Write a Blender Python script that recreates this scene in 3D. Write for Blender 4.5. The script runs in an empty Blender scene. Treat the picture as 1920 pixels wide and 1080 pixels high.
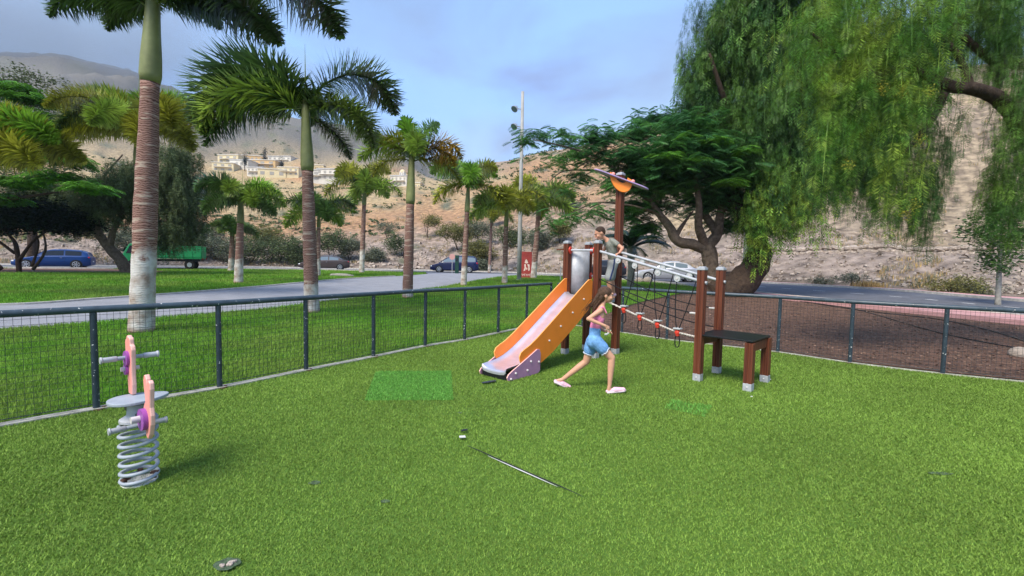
import bpy, bmesh, math, random
import numpy as np
from mathutils import Vector, Matrix, noise as mn
random.seed(7); RNG = np.random.default_rng(7)
SC = bpy.context.scene
C = SC.collection
PI = math.pi
rad = math.radians

# ------------------------------------------------------------------ camera
CAMH = 1.55; F = 849.1; PIT = 0.05917; ROLL = 0.01906
cp, sp, cr, sr = math.cos(PIT), math.sin(PIT), math.cos(ROLL), math.sin(ROLL)
cam = bpy.data.cameras.new('camera'); camo = bpy.data.objects.new('camera', cam); C.objects.link(camo)
cam.sensor_width = 36; cam.lens = F / 1920 * 36; cam.clip_start = 0.05; cam.clip_end = 20000
_r = Vector((cr, sr * sp, sr * cp)); _u = Vector((-sr, cr * sp, cr * cp)); _f = Vector((0, cp, -sp))
camo.matrix_world = Matrix(((_r.x, _u.x, -_f.x, 0), (_r.y, _u.y, -_f.y, 0), (_r.z, _u.z, -_f.z, CAMH), (0, 0, 0, 1)))
SC.camera = camo
SC.render.resolution_x = 1024; SC.render.resolution_y = 576
SC.view_settings.view_transform = 'Standard'; SC.view_settings.look = 'None'
SC.view_settings.exposure = 1.27; SC.view_settings.gamma = 1

def ray(px, py):
    return (_r * ((px - 960) / F) + _u * (-(py - 540) / F) + _f)
def P(px, py, d):                       # photo position + forward distance -> place in the world
    v = ray(px, py); v = v * (d / v.y); return Vector((v.x, v.y, v.z + CAMH))

# ------------------------------------------------------------------ sky and sun
SUN_EL, SUN_AZ = rad(52), rad(215)      # soft sun behind the cloud, over the left shoulder
w = bpy.data.worlds.new('World'); SC.world = w; w.use_nodes = True
nt = w.node_tree; nt.nodes.clear()
def N(nt, t, **k):
    n = nt.nodes.new(t)
    for a, b in k.items():
        if a == 'inp':
            for i, v in b.items(): n.inputs[i].default_value = v
        else: setattr(n, a, b)
    return n
out = N(nt, 'ShaderNodeOutputWorld'); bg = N(nt, 'ShaderNodeBackground'); bg.inputs[1].default_value = 0.105
sky = N(nt, 'ShaderNodeTexSky', sky_type='NISHITA', sun_disc=False, sun_elevation=SUN_EL, sun_rotation=SUN_AZ)
sky.air_density = 1.3; sky.dust_density = 1.5
tc = N(nt, 'ShaderNodeTexCoord'); mp = N(nt, 'ShaderNodeMapping'); mp.inputs['Scale'].default_value = (1.1, 1.1, 2.6)
mp.inputs['Location'].default_value = (0.35, 0.2, 0.1)
nz = N(nt, 'ShaderNodeTexNoise', inp={'Scale': 1.7, 'Detail': 5.0, 'Roughness': 0.5, 'Distortion': 0.35})
rp = N(nt, 'ShaderNodeValToRGB'); rp.color_ramp.elements[0].position = .30; rp.color_ramp.elements[1].position = .66
rp.color_ramp.elements[0].color = (0, 0, 0, 1); rp.color_ramp.elements[1].color = (1, 1, 1, 1)
nz2 = N(nt, 'ShaderNodeTexNoise', inp={'Scale': 1.9, 'Detail': 5.0, 'Roughness': 0.5, 'Distortion': .3})
rp2 = N(nt, 'ShaderNodeValToRGB')
e = rp2.color_ramp.elements; e[0].position = .41; e[1].position = .60
e[0].color = (1.25, 1.5, 2.65, 1); e[1].color = (1.7, 3.0, 5.7, 1)
mxs = N(nt, 'ShaderNodeMix', data_type='RGBA'); tint = N(nt, 'ShaderNodeMix', data_type='RGBA', blend_type='MULTIPLY')
tint.inputs[0].default_value = 1; tint.inputs[7].default_value = (1.05, 1.12, 1.15, 1)
L = nt.links.new
L(tc.outputs['Generated'], mp.inputs[0]); L(mp.outputs[0], nz.inputs['Vector']); L(mp.outputs[0], nz2.inputs['Vector'])
L(nz.outputs[0], rp.inputs[0]); L(nz2.outputs[0], rp2.inputs[0]); L(sky.outputs[0], tint.inputs[6])
L(rp.outputs[0], mxs.inputs[0]); L(tint.outputs[2], mxs.inputs[6]); L(rp2.outputs[0], mxs.inputs[7])
L(mxs.outputs[2], bg.inputs[0]); L(bg.outputs[0], out.inputs[0])
sl = bpy.data.lights.new('sun', 'SUN'); sl.energy = 2.1; sl.angle = rad(24); sl.color = (1, .92, .80)
so = bpy.data.objects.new('sun', sl); C.objects.link(so)
_sd = Vector((math.sin(SUN_AZ) * math.cos(SUN_EL), math.cos(SUN_AZ) * math.cos(SUN_EL), math.sin(SUN_EL)))
so.rotation_euler = (-_sd).to_track_quat('-Z', 'Y').to_euler()

# ------------------------------------------------------------------ materials
def mat(name, col, rough=.7, metal=0., var=.0, scale=8., bump=0., bscale=40., spec=.3, trans=0., objc=False, isl=0., col2=None, alpha=1., coat=0., attr=None, coords='Object', bdist=.02):
    m = bpy.data.materials.new(name); m.use_nodes = True; t = m.node_tree; t.nodes.clear(); K = t.links.new
    o = N(t, 'ShaderNodeOutputMaterial'); b = N(t, 'ShaderNodeBsdfPrincipled')
    b.inputs['Roughness'].default_value = rough; b.inputs['Metallic'].default_value = metal
    b.inputs['Specular IOR Level'].default_value = spec; b.inputs['Coat Weight'].default_value = coat
    b.inputs['Alpha'].default_value = alpha
    co = N(t, 'ShaderNodeTexCoord'); V = co.outputs[coords]
    rgb = N(t, 'ShaderNodeRGB'); rgb.outputs[0].default_value = (*col, 1); cur = rgb.outputs[0]
    if attr:
        a = N(t, 'ShaderNodeAttribute', attribute_name=attr); cur = a.outputs['Color']
    if objc:
        oi = N(t, 'ShaderNodeObjectInfo'); cur = oi.outputs['Color']
    if col2:
        n2 = N(t, 'ShaderNodeTexNoise', inp={'Scale': scale * .7, 'Detail': 4.}); K(V, n2.inputs['Vector'])
        r = N(t, 'ShaderNodeValToRGB'); r.color_ramp.elements[0].position = .42; r.color_ramp.elements[1].position = .6
        K(n2.outputs[0], r.inputs[0]); mx = N(t, 'ShaderNodeMix', data_type='RGBA'); K(r.outputs[0], mx.inputs[0]); K(cur, mx.inputs[6])
        mx.inputs[7].default_value = (*col2, 1); cur = mx.outputs[2]
    if var:
        n1 = N(t, 'ShaderNodeTexNoise', inp={'Scale': scale, 'Detail': 6., 'Roughness': .6}); K(V, n1.inputs['Vector'])
        mr = N(t, 'ShaderNodeMapRange', inp={1: .3, 2: .7, 3: 1 - var, 4: 1 + var}); K(n1.outputs[0], mr.inputs[0])
        mm = N(t, 'ShaderNodeVectorMath', operation='SCALE'); K(cur, mm.inputs[0]); K(mr.outputs[0], mm.inputs['Scale']); cur = mm.outputs[0]
    if isl:
        g = N(t, 'ShaderNodeNewGeometry'); mr = N(t, 'ShaderNodeMapRange', inp={1: 0., 2: 1., 3: 1 - isl, 4: 1 + isl}); K(g.outputs['Random Per Island'], mr.inputs[0])
        mm = N(t, 'ShaderNodeVectorMath', operation='SCALE'); K(cur, mm.inputs[0]); K(mr.outputs[0], mm.inputs['Scale']); cur = mm.outputs[0]
    K(cur, b.inputs['Base Color'])
    if bump:
        nb = N(t, 'ShaderNodeTexNoise', inp={'Scale': bscale, 'Detail': 6., 'Roughness': .65}); K(V, nb.inputs['Vector'])
        bn = N(t, 'ShaderNodeBump', inp={'Strength': bump, 'Distance': bdist}); K(nb.outputs[0], bn.inputs['Height']); K(bn.outputs[0], b.inputs['Normal'])
    if trans:
        tr = N(t, 'ShaderNodeBsdfTranslucent'); K(cur, tr.inputs[0]); ms = N(t, 'ShaderNodeMixShader'); ms.inputs[0].default_value = trans
        K(b.outputs[0], ms.inputs[1]); K(tr.outputs[0], ms.inputs[2]); K(ms.outputs[0], o.inputs[0])
    else: K(b.outputs[0], o.inputs[0])
    return m
M = {}
M['turf'] = mat('turf', (.105, .20, .03), .75, var=.4, scale=220, bump=.8, bscale=260, bdist=.01, spec=.15)
M['turf_blade'] = mat('turf_blade', (.21, .33, .055), .6, isl=.45, var=.22, scale=.45, spec=.2, trans=.25, coords='Object')
M['patch_blade'] = mat('patch_blade', (.18, .43, .08), .6, isl=.4, spec=.2, trans=.3)
M['lawn'] = mat('lawn', (.10, .21, .025), .9, var=.5, scale=5, bump=.9, bscale=60, bdist=.05, col2=(.13, .20, .03))
M['grass_blade'] = mat('grass_blade', (.15, .34, .035), .6, isl=.4, var=.3, scale=.6, col2=(.23, .36, .06), spec=.15, trans=.35)
M['asphalt'] = mat('asphalt', (.115, .12, .14), .9, var=.22, scale=2.2, bump=.4, bscale=120)
M['path'] = mat('path', (.26, .265, .29), .9, var=.14, scale=1.6, bump=.4, bscale=120)
M['kerb'] = mat('kerb', (.52, .49, .44), .9, var=.25, scale=5, bump=.5)
M['edging'] = mat('edging', (.42, .40, .34), .9, var=.4, scale=9, bump=.5)
M['pink'] = mat('pink', (.55, .30, .29), .9, var=.15, scale=4, bump=.4)
M['paint_line'] = mat('paint_line', (.75, .75, .75), .8, var=.2, scale=6)
M['soil'] = mat('soil', (.145, .08, .055), .95, var=.5, scale=5, bump=1, bscale=20, bdist=.06)
M['rail'] = mat('rail', (.045, .068, .088), .38, var=.3, scale=12, spec=.5)
M['post_paint'] = mat('post_paint', (.03, .047, .062), .4, var=.3, scale=14, spec=.5)
M['wire'] = mat('wire', (.03, .038, .045), .5, spec=.4)
M['chip'] = mat('chip', (.75, .75, .74), .8, var=.4, scale=30)
M['steel'] = mat('steel', (.80, .76, .84), .34, .75, var=.1, scale=6)
M['galv'] = mat('galv', (.44, .455, .48), .5, .15, var=.18, scale=14)
M['greypaint'] = mat('greypaint', (.34, .38, .43), .45, var=.12, scale=10, spec=.4)
M['orange'] = mat('orange', (1.0, .27, .03), .42, var=.07, scale=5, spec=.45)
M['orange_edge'] = mat('orange_edge', (.92, .42, .12), .5)
M['purple'] = mat('purple', (.50, .25, .40), .45, var=.08, scale=5, spec=.4)
M['violet'] = mat('violet', (.38, .27, .50), .45, var=.1, scale=5, spec=.4)
M['deep_purple'] = mat('deep_purple', (.30, .08, .36), .4)
M['pinkboard'] = mat('pinkboard', (.87, .33, .28), .45, var=.08, scale=9, spec=.4)
M['pinkedge'] = mat('pinkedge', (.90, .50, .42), .5)
M['red'] = mat('red', (.72, .06, .035), .4)
M['whitebolt'] = mat('whitebolt', (.62, .58, .56), .4)
M['disc'] = mat('disc', (.48, .50, .50), .3, spec=.5)
M['black'] = mat('black', (.012, .013, .015), .35, spec=.4)
M['rope'] = mat('rope', (.014, .014, .016), .8)
M['whiterope'] = mat('whiterope', (.55, .50, .44), .9, var=.5, scale=60)
M['rust'] = mat('rust', (.10, .05, .035), .9, var=.5, scale=30)
M['skin'] = mat('skin', (.62, .33, .21), .5, var=.06, scale=14, spec=.3)
M['skin2'] = mat('skin2', (.56, .28, .18), .5, var=.06, scale=14, spec=.3)
M['hair'] = mat('hair', (.085, .045, .025), .55, var=.5, scale=60, bump=.6, bscale=140)
M['hair2'] = mat('hair2', (.05, .028, .018), .7, var=.4, scale=90, bump=.5, bscale=160)
M['tank'] = mat('tank', (.85, .25, .43), .85, var=.06, scale=20)
M['denim'] = mat('denim', (.17, .36, .66), .9, var=.28, scale=26, bump=.3, bscale=160)
M['fray'] = mat('fray', (.62, .68, .75), .9)
M['clog'] = mat('clog', (.80, .48, .58), .6, var=.15, scale=50)
M['sole'] = mat('sole', (.78, .62, .66), .7)
M['tshirt'] = mat('tshirt', (.22, .225, .19), .9, var=.35, scale=26, bump=.3, bscale=70)
M['shorts'] = mat('shorts', (.27, .285, .28), .9, var=.1, scale=20)
M['navy'] = mat('navy', (.02, .035, .12), .8)
M['bark'] = mat('bark', (.06, .04, .028), .95, var=.5, scale=6, bump=1, bscale=14, bdist=.08)
M['bark_light'] = mat('bark_light', (.17, .125, .09), .95, var=.45, scale=7, bump=1, bscale=12, bdist=.08)
M['palegrey_trunk'] = mat('palegrey_trunk', (.33, .31, .27), .9, var=.3, scale=8, bump=.6)
M['crownshaft'] = mat('crownshaft', (.21, .235, .09), .5, var=.3, scale=2.2, spec=.4)
M['frond'] = mat('frond', (0, 0, 0), .38, objc=True, isl=.52, spec=.5, trans=.2)
M['rachis'] = mat('rachis', (.12, .17, .04), .6)
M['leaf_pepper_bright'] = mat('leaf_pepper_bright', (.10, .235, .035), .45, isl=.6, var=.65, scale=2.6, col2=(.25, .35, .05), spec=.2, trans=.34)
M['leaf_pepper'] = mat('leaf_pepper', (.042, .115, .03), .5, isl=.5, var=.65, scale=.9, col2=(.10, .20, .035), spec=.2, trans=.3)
M['leaf_poinciana'] = mat('leaf_poinciana', (.055, .17, .055), .5, isl=.5, var=.5, scale=.9, col2=(.09, .24, .05), spec=.3, trans=.34)
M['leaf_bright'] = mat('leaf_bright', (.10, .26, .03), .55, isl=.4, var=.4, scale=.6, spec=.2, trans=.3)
M['leaf_dark'] = mat('leaf_dark', (.008, .02, .009), .65, isl=.4, var=.4, scale=.8, spec=.1, trans=.05)
M['leaf_greygreen'] = mat('leaf_greygreen', (.105, .14, .06), .7, isl=.4, var=.4, scale=.6, spec=.15, trans=.2)
M['leaf_olive'] = mat('leaf_olive', (.17, .17, .055), .7, isl=.4, var=.4, scale=2, spec=.15, trans=.2)
M['leaf_grey'] = mat('leaf_grey', (.16, .18, .12), .7, isl=.4, var=.4, scale=2, spec=.15, trans=.2)
M['leaf_small'] = mat('leaf_small', (.045, .10, .03), .6, isl=.45, var=.4, scale=2, spec=.2, trans=.2)
M['straw'] = mat('straw', (.50, .34, .13), .8, isl=.4, var=.3, scale=2, trans=.2)
M['flower'] = mat('flower', (.45, .42, .06), .7, isl=.4, trans=.3)
M['stone'] = mat('stone', (.42, .35, .29), .95, var=.35, scale=3, bump=1, bscale=7, bdist=.1)
M['paper'] = mat('paper', (.62, .62, .6), .8)
M['glass'] = mat('glass', (.015, .02, .028), .1, spec=.4)
M['glass_pale'] = mat('glass_pale', (.16, .21, .25), .15, spec=.8)
M['tyre'] = mat('tyre', (.015, .015, .016), .8)
M['rim'] = mat('rim', (.55, .56, .58), .3, .7)
M['tail'] = mat('tail', (.55, .02, .02), .25)
M['head'] = mat('head', (.7, .72, .74), .15, spec=.8)
M['plate'] = mat('plate', (.7, .7, .68), .5)
M['green_truck'] = mat('green_truck', (.02, .27, .10), .5, var=.15, scale=2)
M['sign_red'] = mat('sign_red', (.36, .055, .05), .6, var=.2, scale=4)
M['lamp_pole'] = mat('lamp_pole', (.36, .36, .34), .6, var=.12, scale=3)
M['turf_worn'] = mat('turf_worn', (.085, .13, .07), .95, var=.5, scale=40, bump=.8, bscale=120)
for k, c in dict(wall_white=(.66, .62, .54), wall_cream=(.68, .58, .36), wall_ochre=(.62, .42, .20), wall_grey=(.5, .5, .5)).items(): M[k] = mat(k, c, .9, var=.1, scale=.3)
M['window_dark'] = mat('window_dark', (.36, .34, .30), .4)

def chips(m, lo, hi, sc=60):          # flaked paint: bare light specks over a painted surface
    t = m.node_tree; b = [n for n in t.nodes if n.type == 'BSDF_PRINCIPLED'][0]; src = b.inputs['Base Color'].links[0].from_socket
    co = N(t, 'ShaderNodeTexCoord'); n1 = N(t, 'ShaderNodeTexNoise', inp={'Scale': sc, 'Detail': 3.}); t.links.new(co.outputs['Object'], n1.inputs['Vector'])
    r = N(t, 'ShaderNodeValToRGB'); r.color_ramp.elements[0].position = lo; r.color_ramp.elements[1].position = hi; t.links.new(n1.outputs[0], r.inputs[0])
    mx = N(t, 'ShaderNodeMix', data_type='RGBA'); t.links.new(r.outputs[0], mx.inputs[0]); t.links.new(src, mx.inputs[6]); mx.inputs[7].default_value = (.6, .6, .58, 1)
    t.links.new(mx.outputs[2], b.inputs['Base Color'])
chips(M['post_paint'], .66, .675, 34); chips(M['rail'], .69, .705, 26)

# ------------------------------------------------------------------ object helpers
def link(o, parent=None):
    C.objects.link(o)
    if parent: o.parent = parent
    return o
def tag(o, label=None, cat=None, group=None, kind=None):
    if label: o['label'] = label
    if cat: o['category'] = cat
    if group: o['group'] = group
    if kind: o['kind'] = kind
    return o
def thing(name, label, cat, loc=(0, 0, 0), rz=0, group=None):
    o = bpy.data.objects.new(name, None); o.location = loc; o.rotation_euler = (0, 0, rz); o.empty_display_size = .2
    C.objects.link(o); return tag(o, label, cat, group)
def copy_tree(o, parent=None):
    c = o.copy(); C.objects.link(c); c.parent = parent
    for ch in list(o.children): copy_tree(ch, c)
    return c
class MB:
    def __init__(s): s.v = []; s.f = []; s.m = []
    def add(s, V, Fc, mi=0):
        o = len(s.v); s.v += [tuple(x) for x in V]; s.f += [tuple(i + o for i in f) for f in Fc]; s.m += [mi] * len(Fc); return s
    def box(s, c, d, R=None, mi=0):
        V = [Vector((x * d[0] / 2, y * d[1] / 2, z * d[2] / 2)) for x in (-1, 1) for y in (-1, 1) for z in (-1, 1)]
        if R is not None: V = [R @ v for v in V]
        c = Vector(c)
        return s.add([v + c for v in V], [(0, 1, 3, 2), (4, 6, 7, 5), (0, 4, 5, 1), (2, 3, 7, 6), (0, 2, 6, 4), (1, 5, 7, 3)], mi)
    def tube(s, pts, r, n=8, cap=True, mi=0, jitter=0):
        pts = [Vector(p) for p in pts]; k = len(pts)
        rs = r if isinstance(r, (list, tuple)) else [r] * k
        V = []; up = None
        for i, p in enumerate(pts):
            t = (pts[min(i + 1, k - 1)] - pts[max(i - 1, 0)])
            if t.length < 1e-9: t = Vector((0, 0, 1))
            t.normalize()
            if up is None: up = Vector((0, 0, 1)) if abs(t.z) < .9 else Vector((0, 1, 0))
            a = t.cross(up)
            if a.length < 1e-4: a = t.cross(Vector((1, 0, 0)))
            a.normalize(); b = a.cross(t).normalized(); up = b
            for j in range(n):
                an = 2 * PI * j / n; q = rs[i]
                if jitter: q *= 1 + jitter * mn.noise(Vector((p.x * 2 + 3 * math.cos(an), p.y * 2 + 3 * math.sin(an), p.z * 2.5)))
                V.append(p + (a * math.cos(an) + b * math.sin(an)) * q)
        Fc = [(i * n + j, i * n + (j + 1) % n, (i + 1) * n + (j + 1) % n, (i + 1) * n + j) for i in range(k - 1) for j in range(n)]
        if cap: Fc += [tuple(range(n - 1, -1, -1)), tuple(range((k - 1) * n, k * n))]
        return s.add(V, Fc, mi)
    def ball(s, c, r, n=10, mi=0, R=None):
        r = r if isinstance(r, (tuple, list)) else (r, r, r); V = []; c = Vector(c); h = n // 2
        for i in range(1, h):
            th = PI * i / h
            for j in range(n):
                ph = 2 * PI * j / n; v = Vector((r[0] * math.sin(th) * math.cos(ph), r[1] * math.sin(th) * math.sin(ph), r[2] * math.cos(th)))
                V.append(v)
        V += [Vector((0, 0, r[2])), Vector((0, 0, -r[2]))]
        if R is not None: V = [R @ v for v in V]
        T = len(V) - 2
        Fc = [(i * n + j, (i + 1) * n + j, (i + 1) * n + (j + 1) % n, i * n + (j + 1) % n) for i in range(h - 2) for j in range(n)]
        Fc += [(T, j, (j + 1) % n) for j in range(n)] + [(T + 1, (h - 2) * n + (j + 1) % n, (h - 2) * n + j) for j in range(n)]
        return s.add([v + c for v in V], Fc, mi)
    def prism(s, outl, o, ex, ey, th, mi=0, edge=None):     # outline in (ex,ey), extruded by th each way along ex x ey
        o, ex, ey = Vector(o), Vector(ex).normalized(), Vector(ey).normalized(); nn = ex.cross(ey).normalized(); k = len(outl)
        V = [o + ex * a + ey * b + nn * (th / 2 * q) for q in (-1, 1) for a, b in outl]
        s.add(V, [tuple(range(k - 1, -1, -1)), tuple(range(k, 2 * k))], mi)
        off = len(s.v) - 2 * k
        for i in range(k):
            j = (i + 1) % k; s.f.append((off + i, off + j, off + k + j, off + k + i)); s.m.append(mi if edge is None else edge)
        return s
    def build(s, name, mats, parent=None, smooth=False, bevel=0, autosm=None):
        me = bpy.data.meshes.new(name); me.from_pydata(s.v, [], s.f); me.update()
        ms = mats if isinstance(mats, (list, tuple)) else [mats]
        for m in ms: me.materials.append(m)
        for p, mi in zip(me.polygons, s.m): p.material_index = mi; p.use_smooth = smooth
        if autosm is not None:
            for p in me.polygons: p.use_smooth = True
            me.set_sharp_from_angle(angle=rad(autosm))
        o = bpy.data.objects.new(name, me); link(o, parent)
        if bevel:
            b = o.modifiers.new('bevel', 'BEVEL'); b.width = bevel; b.segments = 2; b.limit_method = 'ANGLE'
        return o
def np_obj(name, V, Q, m, parent=None, smooth=False):
    me = bpy.data.meshes.new(name); V = np.ascontiguousarray(V, dtype=np.float32); Q = np.ascontiguousarray(Q, dtype=np.int32)
    k = Q.shape[1]
    me.vertices.add(len(V)); me.vertices.foreach_set('co', V.ravel()); me.loops.add(Q.size); me.loops.foreach_set('vertex_index', Q.ravel())
    me.polygons.add(len(Q)); me.polygons.foreach_set('loop_start', np.arange(len(Q), dtype=np.int32) * k)
    me.polygons.foreach_set('loop_total', np.full(len(Q), k, dtype=np.int32))
    if smooth: me.polygons.foreach_set('use_smooth', np.ones(len(Q), dtype=bool))
    me.update(calc_edges=True); me.validate(); me.materials.append(m)
    return link(bpy.data.objects.new(name, me), parent)
def smooth_path(pts, n=6):
    pts = [Vector(p) for p in pts]; o = []
    for i in range(len(pts) - 1):
        a, b, c, d = pts[max(i - 1, 0)], pts[i], pts[i + 1], pts[min(i + 2, len(pts) - 1)]
        for j in range(n):
            t = j / n; o.append(.5 * ((2 * b) + (c - a) * t + (2 * a - 5 * b + 4 * c - d) * t * t + (3 * b - a - 3 * c + d) * t ** 3))
    return o + [pts[-1]]
def lerpl(a, n):
    x = np.linspace(0, len(a) - 1, n); return list(np.interp(x, range(len(a)), a))

# ------------------------------------------------------------------ terrain: measured profile of the hills behind the road
def zd(px, py, d): return P(px, py, d).z
COLS = {   # column in the photograph: (forward distance, height line)
 -500: [(42, None), (47, 462), (60, 430), (110, 390), (260, 300), (600, 210), (1000, 118), (1500, 150)],
 0:   [(43, None), (47, 468), (60, 437), (110, 395), (260, 300), (600, 210), (1000, 112), (1500, 150)],
 130: [(44, None), (48, 468), (60, 437), (110, 395), (260, 310), (600, 215), (1000, 120), (1500, 160)],
 250: [(46, None), (50, 470), (65, 440), (110, 400), (260, 320), (600, 235), (1000, 148), (1500, 200)],
 330: [(49, None), (53, 472), (70, 445), (120, 400), (260, 325), (600, 255), (950, 182), (1500, 240)],
 400: [(51, None), (56, 475), (75, 448), (120, 405), (235, 340), (330, 300), (800, 225), (1500, 290)],
 470: [(53, None), (60, 475), (80, 445), (130, 400), (235, 342), (330, 310), (750, 244), (1500, 300)],
 560: [(54, None), (60, 478), (80, 445), (130, 398), (230, 347), (330, 318), (700, 255), (1500, 300)],
 650: [(54, None), (58, 488), (80, 440), (130, 392), (230, 350), (330, 325), (600, 274), (1500, 300)],
 745: [(53, None), (57, 490), (75, 440), (120, 395), (220, 352), (330, 335), (550, 300), (1500, 310), (2300, 292)],
 800: [(52, None), (56, 490), (70, 445), (110, 400), (220, 354), (330, 345), (550, 345), (1500, 330), (2300, 300)],
 835: [(52, None), (56, 490), (70, 445), (110, 398), (220, 352), (330, 345), (550, 345), (1500, 330), (2300, 284)],
 880: [(51, None), (55, 490), (70, 440), (110, 390), (200, 348), (300, 332), (550, 340), (1500, 335), (2300, 316)],
 930: [(50, None), (54, 488), (70, 435), (100, 385), (180, 335), (260, 312), (550, 330), (1500, 330)],
 1000:[(48, None), (53, 480), (66, 430), (90, 375), (150, 320), (220, 290), (500, 320), (1500, 330)],
 1100:[(46, None), (50, 478), (60, 430), (85, 370), (130, 310), (200, 276), (500, 310), (1500, 330)],
 1200:[(43, None), (46, 480), (55, 430), (75, 365), (110, 300), (170, 255), (500, 290)],
 1320:[(39, None), (41, 498), (43, 475), (46, 462), (60, 375), (85, 300), (130, 235), (500, 280)],
 1430:[(35.5, None), (38, 500), (40, 478), (43, 463), (55, 380), (75, 290), (110, 215), (500, 260)],
 1600:[(30, None), (33, 508), (35, 480), (38, 466), (48, 385), (62, 280), (85, 200), (400, 260)],
 1760:[(25.5, None), (29, 515), (31, 483), (34, 468), (43, 385), (54, 280), (70, 195), (400, 260)],
 1920:[(22.5, None), (26, 520), (28, 485), (31, 470), (40, 380), (50, 270), (62, 190), (400, 260)],
 2500:[(19, None), (23, 520), (25, 485), (28, 470), (36, 380), (45, 270), (58, 190), (400, 260)],
}
_cth = []; _ctab = []
for px in sorted(COLS):
    th = math.atan2((px - 960) / F, 1); rs = []; zs = []
    for d, py in COLS[px]:
        rs.append(math.log(d / math.cos(th))); zs.append(.3 if py is None else zd(px, py, d) - (0 if True else 0))
    rs.append(math.log(9000)); zs.append(zs[-1] * .3)
    _cth.append(th); _ctab.append((rs, zs))
def base_z(r): t = min(max((r - 11) / 22, 0), 1); return .3 * t * t * (3 - 2 * t)
def ZG(x, y):
    r = math.hypot(x, y); th = math.atan2(x, y)
    if r < 17: return base_z(r)
    a = abs(th); back = 1.0
    thc = min(max(th, _cth[0]), _cth[-1])
    i = 0
    while i < len(_cth) - 2 and thc > _cth[i + 1]: i += 1
    t = (thc - _cth[i]) / (_cth[i + 1] - _cth[i]); lr = math.log(r)
    z0 = np.interp(lr, *_ctab[i]); z1 = np.interp(lr, *_ctab[i + 1])
    f0 = _ctab[i][0][0] * (1 - t) + _ctab[i + 1][0][0] * t
    if lr < f0: return base_z(r)
    h = z0 * (1 - t) + z1 * t
    if a > 1.25: back = max(0, 1 - (a - 1.25) / 1.0)
    b = base_z(r)
    return b + (max(h, .3) - .3) * back
def HILLR(th):
    thc = min(max(th, _cth[0]), _cth[-1]); return float(np.exp(np.interp(thc, _cth, [t[0][0] for t in _ctab])))
def ZN(x, y):                          # terrain height with rock relief
    z = ZG(x, y); r = math.hypot(x, y); th = math.atan2(x, y)
    h0 = HILLR(th); k = min(max((r - h0 - .5) / 3.5, 0), 1)
    if k > 0 and abs(th) < 1.6:
        lowk = min(max((-.12 - th) / .15, .22), 1) if th < .12 else min(.22 + (th - .12) * 4, 1)
        lowk = lowk if r > 150 else 1
        amp = min(.40 + (r - h0) * .0085, 14) * k
        s = 1 / (3.0 + (r - h0) * .09)
        p = Vector((x * s, y * s, 0))
        z += lowk * amp * (mn.fractal(p, .9, 2.1, 5) * .95) * (1 if r > 45 else .75)
        if r > 200: z += lowk * min(r - 200, 500) * .05 * (1 - 3 * abs(mn.noise(Vector((x * .006, y * .006, 3.)))))
    return z
def hit(px, py, dmax=80):
    v = ray(px, py); v = v / v.y; d = 2.0
    while d < dmax:
        if CAMH + v.z * d < ZG(v.x * d, d): break
        d += .1 if d < 20 else .25
    lo, hi = d - .3, d
    for _ in range(20):
        m = (lo + hi) / 2
        if CAMH + v.z * m < ZG(v.x * m, m): hi = m
        else: lo = m
    return Vector((v.x * hi, hi, ZG(v.x * hi, hi)))
def GD(px, d, dz=0):                   # ground point in the photo column px at forward distance d
    x = (px - 960) / F * d; x = P(px, 480, d).x; return Vector((x, d, ZG(x, d) + dz))

ths = np.concatenate([np.radians(np.arange(-180, -66, 3.)), np.radians(np.arange(-66, 66, .28)), np.radians(np.arange(66, 180, 3.))])
rr = np.concatenate([[.01], np.arange(3, 18, 1.5), np.arange(18, 60, .42), 60 * np.exp(np.arange(0, 3.82, .022))])
nth, nr = len(ths), len(rr)
V = np.zeros((nr, nth, 3)); CA = np.ones((nr, nth, 4))
def lc(a, b, t): t = min(max(t, 0), 1); return [a[i] * (1 - t) + b[i] * t for i in range(3)]
for j, th in enumerate(ths):
    h0 = HILLR(th); pxc = 960 + F * math.tan(th) if abs(th) < 1.4 else (3000 if th > 0 else -3000)
    for i, r in enumerate(rr):
        x, y = r * math.sin(th), r * math.cos(th); z = ZN(x, y) - .012
        V[i, j] = (x, y, z)
        q_ = .5 / (1 + max(r - 40, 0) * .012); n1 = mn.noise(Vector((x * q_ * .3, y * q_ * .3, z * q_ * .8))); n2 = mn.noise(Vector((x * q_, y * q_, z * q_ * 2 + 5)))
        if r < h0 - 1: c = (.12, .07, .05)
        else:
            k = (r - h0)
            pinkrock = (.36, .285, .235); tan = (.43, .25, .13); straw = (.46, .34, .18); scrub = (.17, .155, .125); cliff = (.40, .31, .205)
            c = lc((.24, .185, .14), pinkrock, (k) / 3.)
            cL, cR = c, c
            if 1:
                c = cL; c = lc(c, tan, (k - 12) / 25); c = lc(c, straw, (r - 95) / 50 * (.5 + n1))
                c = lc(c, scrub, (r - 320) / 120 * min(max((930 - pxc) / 120, 0), 1)); c = lc(c, (.34, .245, .155), (r - 160) / 60 * min(max((pxc - 840) / 60, 0), 1))
                c = lc(c, (.16, .16, .10), (n2 * 2.2 - .45) * (1 if r > 50 else .4))
                cL = c
                c = lc(cR, cliff, (k - 9) / 8); c = lc(c, straw, n1 * 1.4 - .35)
                c = lc(c, (.25, .20, .15), n2 * 1.6 - .35); s3 = mn.noise(Vector((x * .22, y * .22, z * 1.5))) + .5 * mn.noise(Vector((x * .9, y * .9, z * 2.2))); c = lc(c, (.16, .12, .085), (abs(s3) < .06) * .75 * min(max((k - 6) / 6, 0), 1)); c = lc(cL, c, (pxc - 1080) / 200 + n1 * .4)
            if r > 1400: c = (.10, .10, .11)
        CA[i, j, :3] = c if r < h0 - 1 else [q * .88 for q in c]
idx = np.arange(nr * nth).reshape(nr, nth); jn = np.roll(np.arange(nth), -1)
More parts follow.
